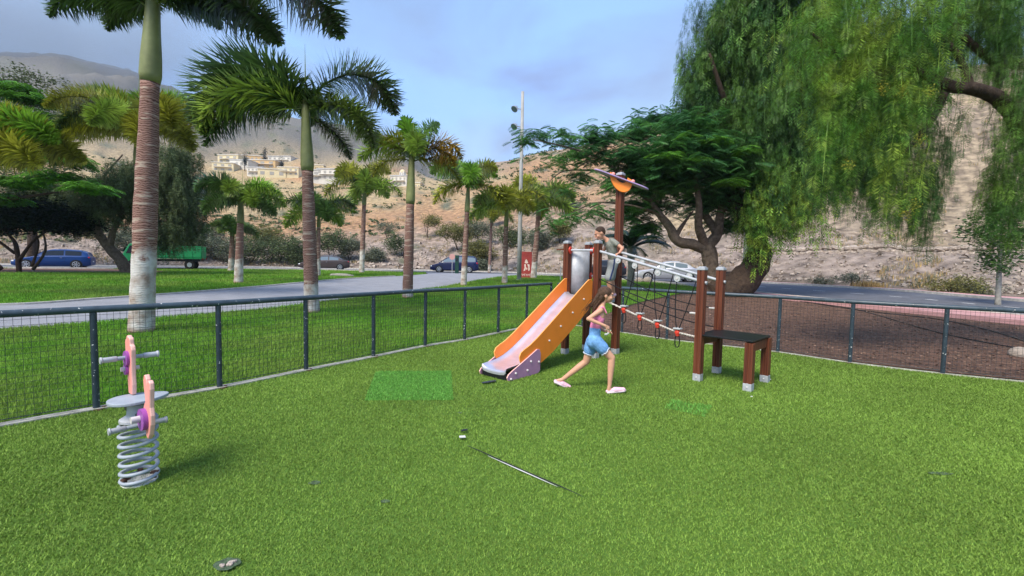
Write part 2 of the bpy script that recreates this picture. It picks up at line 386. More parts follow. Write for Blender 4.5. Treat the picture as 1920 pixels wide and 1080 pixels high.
Q = np.stack([idx[:-1, :], idx[:-1, jn], idx[1:, jn], idx[1:, :]], -1).reshape(-1, 4)
M['terrain'] = mat('terrain', (0, 0, 0), .95, attr='Col', var=.6, scale=.9, bump=1., bscale=3.0, bdist=.35)
# finer stony grain, in metres
g = np_obj('ground', V.reshape(-1, 3), Q[:, ::-1], M['terrain'], smooth=True); tag(g, kind='structure')
ca = g.data.color_attributes.new('Col', 'FLOAT_COLOR', 'POINT'); ca.data.foreach_set('color', CA.reshape(-1).astype(np.float32))
del V, CA, Q

# ------------------------------------------------------------------ draped sheets
def sheet(name, poly, m, off, step=1.0, kind='structure'):
    bm = bmesh.new(); f = bm.faces.new([bm.verts.new((p[0], p[1], 0)) for p in poly]); bmesh.ops.triangulate(bm, faces=[f])
    xs = [p[0] for p in poly]; ys = [p[1] for p in poly]
    for ax, lo, hi in ((0, min(xs), max(xs)), (1, min(ys), max(ys))):
        c = math.floor(lo / step) * step + step * .37
        while c < hi:
            co = (c, 0, 0) if ax == 0 else (0, c, 0); no = (1, 0, 0) if ax == 0 else (0, 1, 0)
            bmesh.ops.bisect_plane(bm, geom=bm.verts[:] + bm.edges[:] + bm.faces[:], plane_co=co, plane_no=no); c += step
    for v in bm.verts: v.co.z = ZG(v.co.x, v.co.y) + off
    for f in bm.faces:
        if f.normal.z < 0: f.normal_flip()
    bm.normal_update()
    for f in bm.faces:
        if f.normal.z < 0: f.normal_flip()
    me = bpy.data.meshes.new(name); bm.to_mesh(me); bm.free(); me.materials.append(m)
    for p in me.polygons: p.use_smooth = True
    o = link(bpy.data.objects.new(name, me)); tag(o, kind=kind); return o
def ribbon(name, pts, wid, m, off, hgt=0, kind='structure', n=5, build=True, mb=None):   # a kerb or line following points on the ground
    pts = smooth_path(pts, n) if n > 1 else [Vector(p) for p in pts]; mb2 = mb or MB(); V = []
    for i, p in enumerate(pts):
        t = pts[min(i + 1, len(pts) - 1)] - pts[max(i - 1, 0)]; t.z = 0; t.normalize(); s = Vector((-t.y, t.x, 0))
        for q, zz in ((-1, -.05), (-1, hgt), (1, hgt), (1, -.05)):
            a = p + s * (wid / 2 * q); V.append((a.x, a.y, ZG(p.x, p.y) + off + (zz if hgt else (0 if zz == hgt else 0))))
    k = len(pts)
    if hgt: Fc = [(i * 4 + a, i * 4 + a + 1, i * 4 + a + 5, i * 4 + a + 4) for i in range(k - 1) for a in range(3)] + [(0, 3, 2, 1), (k * 4 - 4, k * 4 - 3, k * 4 - 2, k * 4 - 1)]
    else: Fc = [(i * 4 + 1, i * 4 + 2, i * 4 + 6, i * 4 + 5) for i in range(k - 1)]
    mb2.add(V, Fc)
    if build:
        o = mb2.build(name, m); tag(o, kind=kind); return o
# ------------------------------------------------------------------ fence line, turf, lawns, path, road
FL = [hit(*p) for p in [(181, 768), (412, 728), (574, 695), (700, 670), (797, 650), (871, 638), (934, 625), (987, 614)]]
CORNER = Vector((1.0, 11.5, 0))
FLX = [Vector((-5.75, 1.9, 0)), Vector((-5.35, 2.75, 0)), Vector((-4.78, 3.6, 0))]
FR = [Vector((1.72, 10.85, 0)), hit(1166, 624), hit(1250, 637), (hit(1250, 637) + hit(1458, 661)) / 2, hit(1458, 661), hit(1593, 681), hit(1767, 702), Vector((7.35, 6.12, 0)), Vector((8.3, 5.7, 0))]
left_line = FLX + FL + [CORNER]; right_line = [CORNER] + FR
inner = left_line + FR
turf_poly = [Vector((p.x, p.y, 0)) for p in inner] + [Vector((9, -5, 0)), Vector((-7, -5, 0))]
sheet('artificial_turf', turf_poly, M['turf'], .004, 2)
def inside(x, y, poly):
    c = np.zeros(len(x), bool); n = len(poly)
    for i in range(n):
        a, b = poly[i], poly[(i + 1) % n]
        cond = ((a[1] > y) != (b[1] > y)); xi = (b[0] - a[0]) * (y - a[1]) / ((b[1] - a[1]) or 1e-9) + a[0]
        c ^= cond & (x < xi)
    return c
def blades(name, poly, dens, hgt, wid, m, off, umax=1.4, lean=.6, holes=(), d0=0):
    xs = [p[0] for p in poly]; ys = [p[1] for p in poly]; X = []; Y = []
    ylo = max(min(ys), 1.0)
    while ylo < max(ys):
        yhi = min(ylo * 1.18 + .1, max(ys) + .01); a, b = max(min(xs), -umax * yhi - .5), min(max(xs), umax * yhi + .5)
        if b > a:
            n = int((yhi - ylo) * (b - a) * dens(.5 * (ylo + yhi))); X.append(RNG.uniform(a, b, n)); Y.append(RNG.uniform(ylo, yhi, n))
        ylo = yhi
    X = np.concatenate(X); Y = np.concatenate(Y); k = inside(X, Y, poly)
    for h in holes: k &= ~inside(X, Y, h)
    X, Y = X[k], Y[k]; n = len(X)
    Z = np.array([ZG(a, b) for a, b in zip(X, Y)]) + off
    sc = np.maximum(1, np.hypot(X, Y) / d0) ** .5 if d0 else np.ones(n)
    an = RNG.uniform(0, 2 * PI, n); h = hgt * RNG.uniform(.55, 1.15, n) * sc; ww = wid * RNG.uniform(.7, 1.2, n) * sc; ld = RNG.uniform(0, 2 * PI, n); ll = lean * h * RNG.uniform(.2, 1, n)
    V = np.zeros((n, 3, 3)); V[:, 0] = np.stack([X - ww * np.cos(an), Y - ww * np.sin(an), Z], 1); V[:, 1] = np.stack([X + ww * np.cos(an), Y + ww * np.sin(an), Z], 1)
    V[:, 2] = np.stack([X + ll * np.cos(ld), Y + ll * np.sin(ld), Z + h], 1)
    o = np_obj(name, V.reshape(-1, 3), np.arange(3 * n).reshape(n, 3), m); tag(o, kind='stuff'); return o
patch1 = [hit(705, 698), hit(846, 697), hit(850, 752), hit(683, 753)]
patch2 = [hit(1256, 752), hit(1335, 764), hit(1322, 784), hit(1247, 768)]
blades('turf_blades', turf_poly, lambda d: 21000 * min(1, (2.4 / d) ** 1.05), .013, .0029, M['turf_blade'], .004, d0=2.5, lean=1.3, holes=[patch1])
for pl, nm in ((patch1, 'turf_patch'), (patch2, 'turf_patch')):
    sheet(nm, pl, M['turf'], .008, 2)
blades('turf_patch_blades', patch1, lambda d: 13000, .018, .005, M['patch_blade'], .010, lean=.8)
blades('turf_patch_blades', patch2, lambda d: 4500, .03, .005, M['patch_blade'], .012, lean=.8)

path_near = [GD(-500, 8.0), GD(-250, 8.5), hit(0, 620), hit(200, 604), hit(480, 582), hit(600, 567), hit(700, 555), hit(838, 537), hit(880, 529), hit(950, 518.5)]
path_far = [GD(-500, 11), GD(-250, 11.8), hit(0, 574), hit(200, 561), hit(340, 551), hit(493, 538), hit(633, 525), hit(740, 518.5), hit(800, 514)]
road_near = [GD(-300, 33), GD(0, 33.5), GD(200, 36), GD(400, 41), GD(560, 43.5), GD(800, 43), GD(900, 42), GD(1000, 41), GD(1070, 38), GD(1200, 32), GD(1340, 24.5), GD(1473, 20.2), GD(1673, 16.6), GD(1920, 13.7), GD(2300, 10.8), GD(2900, 8.5)]
road_far = [GD(-300, 41), GD(0, 41.5), GD(200, 43.5), GD(400, 48), GD(560, 51), GD(800, 50), GD(900, 49), GD(1000, 46.5), GD(1070, 44.5), GD(1200, 40), GD(1340, 36), GD(1440, 32.5), GD(1673, 25.3), GD(1920, 18.8), GD(2300, 15.4), GD(2900, 12.5)]
def strip(name, A, B, m, off):
    A = smooth_path(A, 8); B = smooth_path(B, 8)
    ta = np.linspace(0, 1, 200)
    def rs(Pp):
        s = [0]
        for i in range(1, len(Pp)): s.append(s[-1] + (Pp[i] - Pp[i - 1]).length)
        s = np.array(s) / s[-1]; return np.stack([np.interp(ta, s, [p[k] for p in Pp]) for k in (0, 1)], 1)
    a, b = rs(A), rs(B); V = []; n = 9
    for i in range(200):
        for j in range(n):
            q = a[i] * (1 - j / (n - 1)) + b[i] * j / (n - 1); V.append((q[0], q[1], ZG(*q) + off))
    Fc = [(i * n + j, (i + 1) * n + j, (i + 1) * n + j + 1, i * n + j + 1) for i in range(199) for j in range(n - 1)]
    mb = MB().add(V, Fc); o = mb.build(name, m, smooth=True); tag(o, kind='structure'); return o
strip('road', road_near, road_far, M['asphalt'], .012)
strip('path', path_near + [GD(985, 42.6)], path_far + [GD(795, 43.8)], M['path'], .020)
# lawns
mulch_edge = [Vector((1.75, 11.1, 0)), hit(1168, 576), hit(1215, 563), hit(1285, 549), hit(1330, 544)]
near_lawn = [Vector((-7.5, 1.0, 0))] + [Vector((p.x - .05, p.y + .03, 0)) for p in left_line] + [Vector((p.x, p.y + .02, 0)) for p in mulch_edge] + [GD(1290, 26.5), GD(1200, 31.3), GD(1070, 37.3), GD(985, 40.2)] + path_near[::-1] + [Vector((-12, 5, 0))]
near_lawn = [Vector((p.x, p.y, 0)) for p in near_lawn]
far_lawn = path_far + [GD(798, 42.6), GD(560, 43.1), GD(400, 40.6), GD(200, 35.6), GD(0, 33.1), GD(-300, 32.6)]
far_lawn = [Vector((p.x, p.y, 0)) for p in far_lawn]
sheet('lawn', near_lawn, M['lawn'], .010, 1.0); sheet('lawn', far_lawn, M['lawn'], .010, 1.0)
dirt = [GD(-300, 24), GD(0, 25.5), GD(100, 27), GD(180, 28.5), GD(255, 30), GD(330, 33), GD(240, 36.2), GD(0, 33), GD(-300, 32.4)]
sheet('bare_soil', dirt, M['soil'], .024, 1.0)
blades('grass', near_lawn, lambda d: 2600 * min(1, (6 / d) ** 1.5), .055, .0065, M['grass_blade'], .01, umax=1.25, d0=6)
blades('grass', far_lawn, lambda d: 1000 * min(1, (10 / d) ** 1.6), .06, .010, M['grass_blade'], .01, umax=1.25, d0=9, holes=[dirt])
ribbon('kerb', path_far[:-1], .12, M['kerb'], 0, .07)
ribbon('kerb', [GD(798, 42.8), GD(560, 43.3), GD(400, 40.8), GD(200, 35.8), GD(0, 33.3), GD(-300, 32.8)], .22, M['kerb'], 0, .14)
ribbon('kerb', [GD(985, 40.4), GD(1070, 37.6), GD(1200, 31.6), GD(1290, 26.9)], .22, M['kerb'], 0, .14)
ribbon('kerb', road_far[:11], .22, M['kerb'], 0, .15)
def offs(A, B, t): return [a.lerp(b, t) for a, b in zip(A, B)]
sw_near_o = [GD(1400, 21.7), GD(1473, 19.0), GD(1673, 15.4), GD(1920, 12.4), GD(2300, 9.6), GD(2900, 7.4)]
strip('pavement', sw_near_o, [GD(1400, 22.6)] + road_near[11:], M['pink'], .10)
ribbon('kerb', [GD(1400, 22.6)] + road_near[11:], .14, M['kerb'], 0, .125)
ribbon('kerb', sw_near_o, .1, M['pink'], 0, .12)
sw_far_o = [GD(1340, 37.6), GD(1440, 34.0), GD(1673, 26.5), GD(1920, 20.0), GD(2300, 16.6), GD(2900, 13.6)]
strip('pavement', road_far[10:], sw_far_o, M['pink'], .10)
ribbon('kerb', road_far[10:], .14, M['kerb'], 0, .125)
ml = MB()
cen = smooth_path(offs(road_near, [road_far[0]] + road_far[1:], .5), 10)
for i in range(0, len(cen) - 2, 3):
    ribbon('', cen[i:i + 2], .12, None, .02, 0, n=1, build=False, mb=ml)
tag(ml.build('centre_line', M['paint_line']), kind='structure')
ribbon('edge_line', offs(road_near, road_far, .08)[9:], .1, M['paint_line'], .02)
# concrete edging under the fence
ribbon('turf_edging', [Vector((p.x, p.y, 0)) for p in left_line], .11, M['edging'], 0, .022, n=4)
ribbon('turf_edging', [Vector((p.x, p.y, 0)) for p in right_line], .09, M['edging'], 0, .020, n=4)

# ------------------------------------------------------------------ fences
FH = 1.0
def fence(pts, label, group=None):
    pts = [Vector((p.x, p.y, 0)) for p in pts]
    t = thing('mesh_fence', label, 'fence', pts[0]); o0 = pts[0]
    L_ = [p - o0 for p in pts]
    for i, p in enumerate(L_):
        mb = MB(); mb.tube([p, p + Vector((0, 0, FH - .03))], .029, 12)
        q = mb.build('post', M['post_paint'], t, autosm=40)
        mb = MB(); mb.box(p + Vector((0, 0, .012)), (.16, .12, .012)); mb.box(p + Vector((.05, .03, .022)), (.025, .025, .014)); mb.build('base_plate', M['rust'], q)
    rl = smooth_path([p + Vector((0, 0, FH)) for p in L_], 4)
    MB().tube(rl, .034, 14).build('top_rail', M['rail'], t, smooth=True)
    MB().tube([p + Vector((0, 0, .06)) for p in L_], .004, 5).build('bottom_wire', M['wire'], t)
    for i in range(len(L_) - 1):
        a, b = L_[i], L_[i + 1]; d = b - a; n = max(2, round(d.length / .052)); mb = MB(); off = Vector((-d.y, d.x, 0)).normalized() * .012
        for j in range(1, n):
            c = a + d * (j / n) + off + Vector((random.uniform(-.003, .003), 0, 0)); mb.tube([c + Vector((0, 0, .05)), c + Vector((0, 0, FH - .02))], .0019, 4, cap=False)
        for j in range(1, 18):
            z = .05 + j * .0525; wv = [a + d * q + off * 1.35 + Vector((0, 0, z + random.uniform(-.003, .003))) for q in (0, .33, .66, 1)]; mb.tube(wv, .0015, 4, cap=False)
        mb.build('wire_panel', M['wire'], t)
    return t
fence(left_line, 'dark grey tube and wire mesh fence between turf and left lawn')
fence([CORNER.lerp(FR[0], .22)] + FR, 'dark grey tube and wire mesh fence in front of brown soil on the right')
# ------------------------------------------------------------------ play structure
def wood_mat():
    m = bpy.data.materials.new('wood_post'); m.use_nodes = True; t = m.node_tree; b = t.nodes['Principled BSDF']; K = t.links.new
    co = N(t, 'ShaderNodeTexCoord'); mp = N(t, 'ShaderNodeMapping'); mp.inputs['Scale'].default_value = (60, 60, 1.5); K(co.outputs['Object'], mp.inputs[0])
    n = N(t, 'ShaderNodeTexNoise', inp={'Scale': 1., 'Detail': 4.}); K(mp.outputs[0], n.inputs[0])
    r = N(t, 'ShaderNodeValToRGB'); r.color_ramp.elements[0].color = (.085, .022, .012, 1); r.color_ramp.elements[1].color = (.175, .052, .024, 1)
    r.color_ramp.elements[0].position = .35; r.color_ramp.elements[1].position = .65
    K(n.outputs[0], r.inputs[0]); K(r.outputs[0], b.inputs['Base Color']); b.inputs['Roughness'].default_value = .5; b.inputs['Specular IOR Level'].default_value = .35
    return m
M['wood'] = wood_mat(); M['groove'] = mat('groove', (.02, .008, .006), .8)
U = Vector((.70, -.714, 0)).normalized(); Wv = Vector((.714, .70, 0)).normalized()     # the two grid directions of the play structure
PS = thing('play_structure', 'climbing tower with orange slide, rope bridge and small black-topped table', 'play structure', (0, 0, 0))
A_ = hit(1308, 714); B_ = A_ + Wv * .63; C_ = A_ + U * .63; D_ = A_ + U * .63 + Wv * .63
P3 = hit(1115, 672); P1 = hit(1059, 664); P4 = hit(1153, 664); P2 = P1 + (P4 - P3)
ANG = math.atan2(U.y, U.x); RG = Matrix.Rotation(ANG, 3, 'Z')
def post(p, h, cap=True, w=.098):
    p = Vector((p.x, p.y, 0)); mb = MB()
    g, d = .010, .010; hw = w / 2      # section with a groove down the middle of each face
    sec = [(-hw, -hw), (-g, -hw), (-g * .6, -hw + d), (g * .6, -hw + d), (g, -hw), (hw, -hw), (hw, -g), (hw - d, -g * .6), (hw - d, g * .6), (hw, g), (hw, hw), (g, hw), (g * .6, hw - d), (-g * .6, hw - d), (-g, hw), (-hw, hw), (-hw, g), (-hw + d, g * .6), (-hw + d, -g * .6), (-hw, -g)]
    V = [p + RG @ Vector((a, b, z)) for z in (.075, h) for a, b in sec]; k = len(sec)
    mb.add(V, [(i, (i + 1) % k, k + (i + 1) % k, k + i) for i in range(k)] + [tuple(range(k, 2 * k)), tuple(range(k - 1, -1, -1))])
    o = mb.build('post', M['wood'], PS)
    mb = MB(); mb.box(p + Vector((0, 0, .052)), (w * 1.03, w * 1.03, .10), RG); mb.build('post_shoe', M['galv'], o, bevel=.004)
    mb = MB(); mb.ball(p + RG @ Vector((0, -hw * 1.04, .055)), (.012, .008, .012), 8); mb.build('bolt', M['whitebolt'], o, smooth=True)
    if cap:
        mb = MB(); mb.box(p + Vector((0, 0, h + .006)), (w * 1.1, w * 1.1, .035), RG); mb.box(p + Vector((0, 0, h + .030)), (w * .8, w * .8, .016), RG); mb.build('post_cap', M['galv'], o, bevel=.006)
    return o
post(P1, 1.87); post(P2, 1.87); post(P3, 1.87); post(P4, 3.02, w=.105)
post(A_, 1.49); post(B_, 1.49); post(C_, .60, False); post(D_, .60, False)
# table
mb = MB(); c = (A_ + D_) / 2; mb.box((c.x, c.y, .622), (.70, .70, .022), RG); mb.build('tabletop', M['black'], PS, bevel=.004)
for a, b in ((C_, D_), (A_, B_)):
    mb = MB(); c = (a + b) / 2; mb.box((c.x, c.y, .54), (.04, .52, .11), RG); mb.build('table_beam', M['wood'], PS)
# platform
pc = (P1 + P2 + P3 + P4) / 4
side = (P3 - P1).length
mb = MB(); mb.box((pc.x, pc.y, .985), (side - .06, side - .02, .03), RG); mb.build('platform', M['greypaint'], PS, bevel=.004)
for a, b in ((P1, P2), (P3, P4)):
    mb = MB(); c = (a + b) / 2; mb.box((c.x, c.y, .93), (.035, side - .12, .07), RG); mb.build('platform_beam', M['galv'], PS)
# cross bars with red flanges
def bar(a, b, z, r=.019):
    a = Vector((a.x, a.y, z)); b = Vector((b.x, b.y, z)); d = (b - a).normalized(); a2 = a + d * .05; b2 = b - d * .05
    o = MB().tube([a2, b2], r, 12).build('grab_bar', M['galv'], PS, autosm=40)
    for q, s in ((a2, 1), (b2, -1)): MB().tube([q, q + d * .012 * s, q + d * .022 * s], [.062, .06, .03], 14).build('flange', M['red'], o, autosm=40)
bar(P1, P3, 1.75); bar(P2, P4, 1.75); bar(P2, P4, 1.32)
# curved steel wall on the left side, and the shelf panel outside it
m1 = P1.lerp(P2, .5); mb = MB(); Vv = []; n = 16; R0 = .215
for z in (1.02, 1.76):
    for i in range(n + 1):
        a = -PI / 2 + PI * i / n; Vv.append(m1 + U * (R0 * .85 * math.cos(a)) + Wv * (R0 * math.sin(a)) + Vector((0, 0, z)))
mb.add(Vv, [(i, i + 1, n + 2 + i, n + 1 + i) for i in range(n)]); o = mb.build('curved_panel', M['galv'], PS, smooth=True)
so_ = o.modifiers.new('thick', 'SOLIDIFY'); so_.thickness = .01
mb = MB(); c = P1.lerp(P2, .4) - U * .10; mb.box((c.x, c.y, 1.36), (.03, .34, .78), RG); mb.build('side_panel', M['galv'], PS, bevel=.004)
mb = MB(); c = P1.lerp(P2, .35) - U * .16; mb.box((c.x, c.y, 1.765), (.22, .34, .02), RG); mb.build('shelf', M['wood'], PS, bevel=.003)
# slide
S0 = (P1 + P3) / 2 - Wv * .04; S0.z = 0; T = Vector((-.665, -.747, 0)); US = Vector((.747, -.665, 0)); HW = .218
def sp(s, z, a): v = S0 + T * s + US * a; return Vector((v.x, v.y, z))
bedl = [(0, 1.03), (.10, 1.03), (.17, 1.0), (.6, .745), (1.0, .50), (1.3, .325), (1.45, .25), (1.6, .19), (1.75, .155), (1.97, .135), (2.0, .12), (2.005, .09)]
bp = [(p.x, p.z) for p in smooth_path([Vector((a, 0, b)) for a, b in bedl], 3)]
mb = MB(); Vv = []; sec = [(-HW, .03), (-HW * .86, .0), (-HW * .5, -.012), (0, -.016), (HW * .5, -.012), (HW * .86, 0), (HW, .03)]
for s, z in bp:
    for a, dz in sec: Vv.append(sp(s, z + dz, a))
for s, z in bp:
    for a, dz in sec: Vv.append(sp(s, z + dz - .012, a))
k = len(sec); nn_ = len(bp)
Fc = [(i * k + j, i * k + j + 1, (i + 1) * k + j + 1, (i + 1) * k + j) for i in range(nn_ - 1) for j in range(k - 1)]
Fc += [tuple(q + nn_ * k for q in reversed(f)) for f in Fc]
mb.add(Vv, Fc); SL = mb.build('slide', M['steel'], PS, smooth=True)
osh = [(.0, .86), (.0, 1.25), (.03, 1.285), (.10, 1.285), (.17, 1.25), (.30, 1.17), (1.0, .735), (1.38, .505), (1.55, .415), (1.66, .375), (1.73, .34), (1.76, .29), (1.75, .23), (1.70, .16), (1.60, .12), (1.45, .12), (1.28, .14), (1.0, .265), (.5, .55)]
for s_ in (-1, 1):
    mb = MB(); mb.prism(osh, sp(0, 0, s_ * (HW + .012)), T, (0, 0, 1), .018, 0, 1); o = mb.build('slide_side', [M['orange'], M['orange_edge']], SL, bevel=.004)
    prp = [(1.34, .04), (1.33, .28), (1.36, .34), (1.41, .35), (1.6, .265), (1.92, .13), (1.99, .095), (2.02, .055), (2.0, .015), (1.95, .0), (1.5, .0), (1.38, .012)]
    mb = MB(); mb.prism(prp, sp(0, 0, s_ * (HW + .033)), T, (0, 0, 1), .018, 0, 1); mb.build('slide_foot', [M['purple'], M['pinkedge']], SL, bevel=.004)
    for s, z in ((.25, .98), (.55, .79), (.85, .61), (1.12, .43)): MB().ball(sp(s, z, s_ * (HW + .026)), .016, 8).build('bolt', M['whitebolt'], SL, smooth=True)
    for s, z in ((1.38, .17), (1.55, .2), (1.62, .09), (1.86, .09), (1.95, .03)): MB().ball(sp(s, z, s_ * (HW + .047)), .017, 8).build('bolt', M['whitebolt'], SL, smooth=True)
mb = MB(); mb.box(sp(1.985, .055, 0), (HW * 2, .02, .09), Matrix.Rotation(math.atan2(US.y, US.x), 3, 'Z')); mb.build('slide_lip', M['black'], SL)
# handrails, discs, ropes of the bridge
def on(a, b, t, z): v = a.lerp(b, t); return Vector((v.x, v.y, z))
def zline(z0, z1, t): return z0 + (z1 - z0) * t
N0, N1 = P3 + U * .03, A_ - U * .03; F0, F1 = P4 + U * .03, B_ - U * .03
H0, H1 = 1.735, 1.335
MB().tube([on(N0, N1, 0, H0), on(N0, N1, 1.06, zline(H0, H1, 1.06))], .021, 12).build('handrail', M['galv'], PS, autosm=40)
MB().tube([on(F0, F1, 0, H0), on(F0, F1, 1.06, zline(H0, H1, 1.06))], .021, 12).build('handrail', M['galv'], PS, autosm=40)
for (a, b, lst) in ((N0, N1, (.22, .40, .63, .81)), (F0, F1, (.26, .48, .74))):
    for t_ in lst:
        q = on(a, b, t_, zline(H0, H1, t_) - .055); mb = MB(); mb.tube([q - Wv * .014, q + Wv * .014], .046, 16); o = mb.build('rail_disc', M['disc'], PS, autosm=40)
        MB().tube([q - Wv * .022, q + Wv * .022], .016, 10).build('bolt', M['whitebolt'], o, autosm=40)
wr = [on(N0, N1, 0, 1.0)]
cl_t = [.30, .47, .645, .83]; cl_z = []
for t_, py in zip(cl_t, (580, 594, 608, 623)):
    d = N0.lerp(N1, t_).y; cl_z.append(P(960 + F * N0.lerp(N1, t_).x / d, py, d).z)
wr += [on(N0, N1, t_, z) for t_, z in zip(cl_t, cl_z)] + [on(N0, N1, 1.0, cl_z[-1] - .03)]
wr = smooth_path(wr, 6)
# laid rope: two strands winding
for ph in (0, PI):
    pts = []
    for i in range(len(wr) - 1):
        for j in range(3):
            p = wr[i].lerp(wr[i + 1], j / 3); a = (i * 3 + j) * 1.5 + ph; pts.append(p + Vector((0, 0, math.cos(a))) * .008 + Wv * (.008 * math.sin(a)))
    MB().tube(pts, .009, 6).build('foot_rope', M['whiterope'], PS, smooth=True)
for i, (t_, z) in enumerate(zip(cl_t, cl_z)):
    c = on(N0, N1, t_, z); mb = MB()
    mb.tube([c - U * .03, c - U * .012, c + U * .012, c + U * .03], [.026, .038, .038, .026], 12); mb.ball(c + Vector((0, 0, -.035)), .03, 10)
    mb.tube([c - Wv * .035, c + Wv * .035], .022, 10)
    o = mb.build('rope_clamp', M['red'], PS, autosm=50)
    mb = MB(); mb.box(c + Vector((0, 0, .052)), (.10, .09, .02), RG); mb.build('footplate', M['disc'], o, bevel=.006)
    lp = [c + U * (.030 * math.sin(a) * (1.1 - .25 * math.cos(a))) + Vector((0, 0, -.115 + .095 * math.cos(a))) for a in np.linspace(0, 2 * PI, 20)]
    MB().tube(lp, .0075, 6, cap=False).build('rope_loop', M['rope'], o, smooth=True)
    for dt in (-.045, .125) if i else (.11,):
        ts = t_ + dt + (.02 if i == 3 else 0); top = on(N0, N1, min(ts, .97), zline(H0, H1, ts) - .02)
        e_ = c + Vector((0, 0, .06)) + U * (-.02 if dt < 0 else .02)
        md = top.lerp(e_, .6) - U * (.02 if dt < 0 else -.008); MB().tube(smooth_path([top, md, e_], 5), .0075, 6).build('rope', M['rope'], PS, smooth=True)
MB().tube(smooth_path([on(F0, F1, 0, 1.34), on(F0, F1, .35, 1.13), on(F0, F1, .7, .98), on(F0, F1, 1, .93)], 6), .0085, 6).build('rope', M['rope'], PS, smooth=True)
MB().tube(smooth_path([on(N0, N1, .0, 1.30), on(N0, N1, .35, 1.11), on(N0, N1, .7, .96), on(N0, N1, .97, .90)], 6), .0085, 6).build('rope', M['rope'], PS, smooth=True)
MB().tube(smooth_path([on(F0, F1, 0, 1.05), on(F0, F1, .35, .86), on(F0, F1, .7, .72), on(F0, F1, 1, .66)], 6), .0085, 6).build('rope', M['rope'], PS, smooth=True)
for a, b, z in ((N0, N1, .90), (F0, F1, .93)): MB().tube([on(a, b, .93, z), on(a, b, 1.0, z)], .014, 8).build('rope_ferrule', M['whitebolt'], PS)
# propeller sign on the tall post
pt = Vector((P4.x, P4.y, 3.0)); fwd = Vector((-.16, -1, 0)).normalized(); rt = Vector((1, -.16, 0)).normalized()
ax = (rt * math.cos(rad(-21)) + Vector((0, 0, 1)) * math.sin(rad(-21))).normalized()
bl = []
for s_ in (1, -1):
    for q in range(9):
        a = -PI / 2 + PI * q / 8; bl.append((s_ * (.33 + .14 * math.cos(a)), s_ * .075 * math.sin(a)))
c0 = pt + fwd * .12 + Vector((0, 0, -.075)) + rt * .0
nrm = ax.cross(Vector((0, -.25, 1))).normalized(); ey = nrm.cross(ax).normalized()
wid = (fwd * .99 + Vector((0, 0, .07))).normalized(); wid = (wid - ax * wid.dot(ax)).normalized()
mb = MB(); mb.prism(bl, c0, ax, wid, .02, 0, 0); mb.build('propeller_blade', M['violet'], PS, bevel=.004)
half = [(-.20, .07)] + [(.20 * math.cos(a), .05 + .25 * math.sin(a)) for a in np.linspace(PI, 2 * PI, 16)][0:] + [(.11, .07)] + [(.11 * math.cos(a), .05 + .10 * math.sin(a)) for a in np.linspace(2 * PI, PI, 8)]
mb = MB(); mb.prism(half[1:], c0 + fwd * -.02, ax, Vector((0, 0, 1)), .045, 0, 0); mb.build('engine_cover', M['orange'], PS, bevel=.006)
mb = MB(); mb.prism([(.13 * math.cos(a), .02 + .13 * math.sin(a)) for a in np.linspace(PI, 2 * PI, 12)], c0 + fwd * -.035, ax, Vector((0, 0, 1)), .02); mb.build('engine_grille', M['black'], PS)
for q in (-.14, .20): MB().ball(c0 + ax * q + fwd * .02 + Vector((0, 0, .03)), .035, 10).build('knob', M['pinkboard'], PS, smooth=True)

# ------------------------------------------------------------------ spring rider
G0 = hit(262, 903); RD = thing('spring_rider', 'pink, purple and grey spring rider on a coiled steel spring, front left', 'spring rider', (G0.x, G0.y, 0))
BD = Vector((.60, .80, 0)).normalized(); AX = Vector((.80, -.60, 0)).normalized(); Zv = Vector((0, 0, 1))
r0 = .10; pts = []; turns = 7.2
for i in range(int(turns * 28)):
    t_ = i / (turns * 28); a = 2 * PI * turns * t_ + 1.0; z = .03 + .40 * (t_ ** 1.12) if t_ > .1 else .03 + .035 * t_ * 6; z = .03 + .42 * (max(t_ - .08, 0) / .92) ** 1.05
    pts.append(Vector((r0 * math.cos(a), r0 * math.sin(a), z)))
MB().tube(pts, .0122, 8).build('spring', M['greypaint'], RD, smooth=True)
mb = MB(); mb.tube([(0, 0, .0), (0, 0, .014)], [.105, .10], 20); mb.build('base_plate', M['paper'], RD, autosm=40)
for a in (.4, 2.2, 4.4):
    mb = MB(); q = Vector((.085 * math.cos(a), .085 * math.sin(a), 0)); mb.tube([q + Zv * .01, q + Zv * .06], .009, 8); mb.box(q + Zv * .055, (.045, .03, .012), Matrix.Rotation(a, 3, 'Z')); mb.build('clamp', M['rust'], RD)
mb = MB(); mb.tube([(0, 0, .43), (0, 0, .445), (0, 0, .47), (0, 0, .54)], [.10, .10, .06, .055], 16); mb.build('spring_head', M['galv'], RD, autosm=40)
mb = MB(); mb.box((0, 0, .475), (.42, .05, .03), Matrix.Rotation(math.atan2(AX.y, AX.x), 3, 'Z')); mb.build('frame_bar', M['black'], RD, bevel=.004)
so2 = []
for i in range(40):
    a = 2 * PI * i / 40; rx = .175 * (1 + .0 * math.cos(a)); ry = .105 * (1 - .28 * math.cos(a)) * (1.05); so2.append((rx * math.cos(a) + .01, ry * math.sin(a)))
SX = (AX * .35 + BD * .94).normalized(); SY = Vector((-SX.y, SX.x, 0))
mb = MB(); mb.prism([(b * 1.15, a * .95) for a, b in so2], Vector((0, 0, .575)) , AX, BD, .022); seat = mb.build('seat', M['greypaint'], RD, bevel=.006)
def board(name, outl, o, n1, th, par=RD, mm=None):
    mb = MB(); mb.prism(outl, o, n1, Zv, th, 0, 1); return mb.build(name, mm or [M['pinkboard'], M['pinkedge']], par, bevel=.007)
def bumps(cs, base):                    # outline around stacked round lobes
    return base
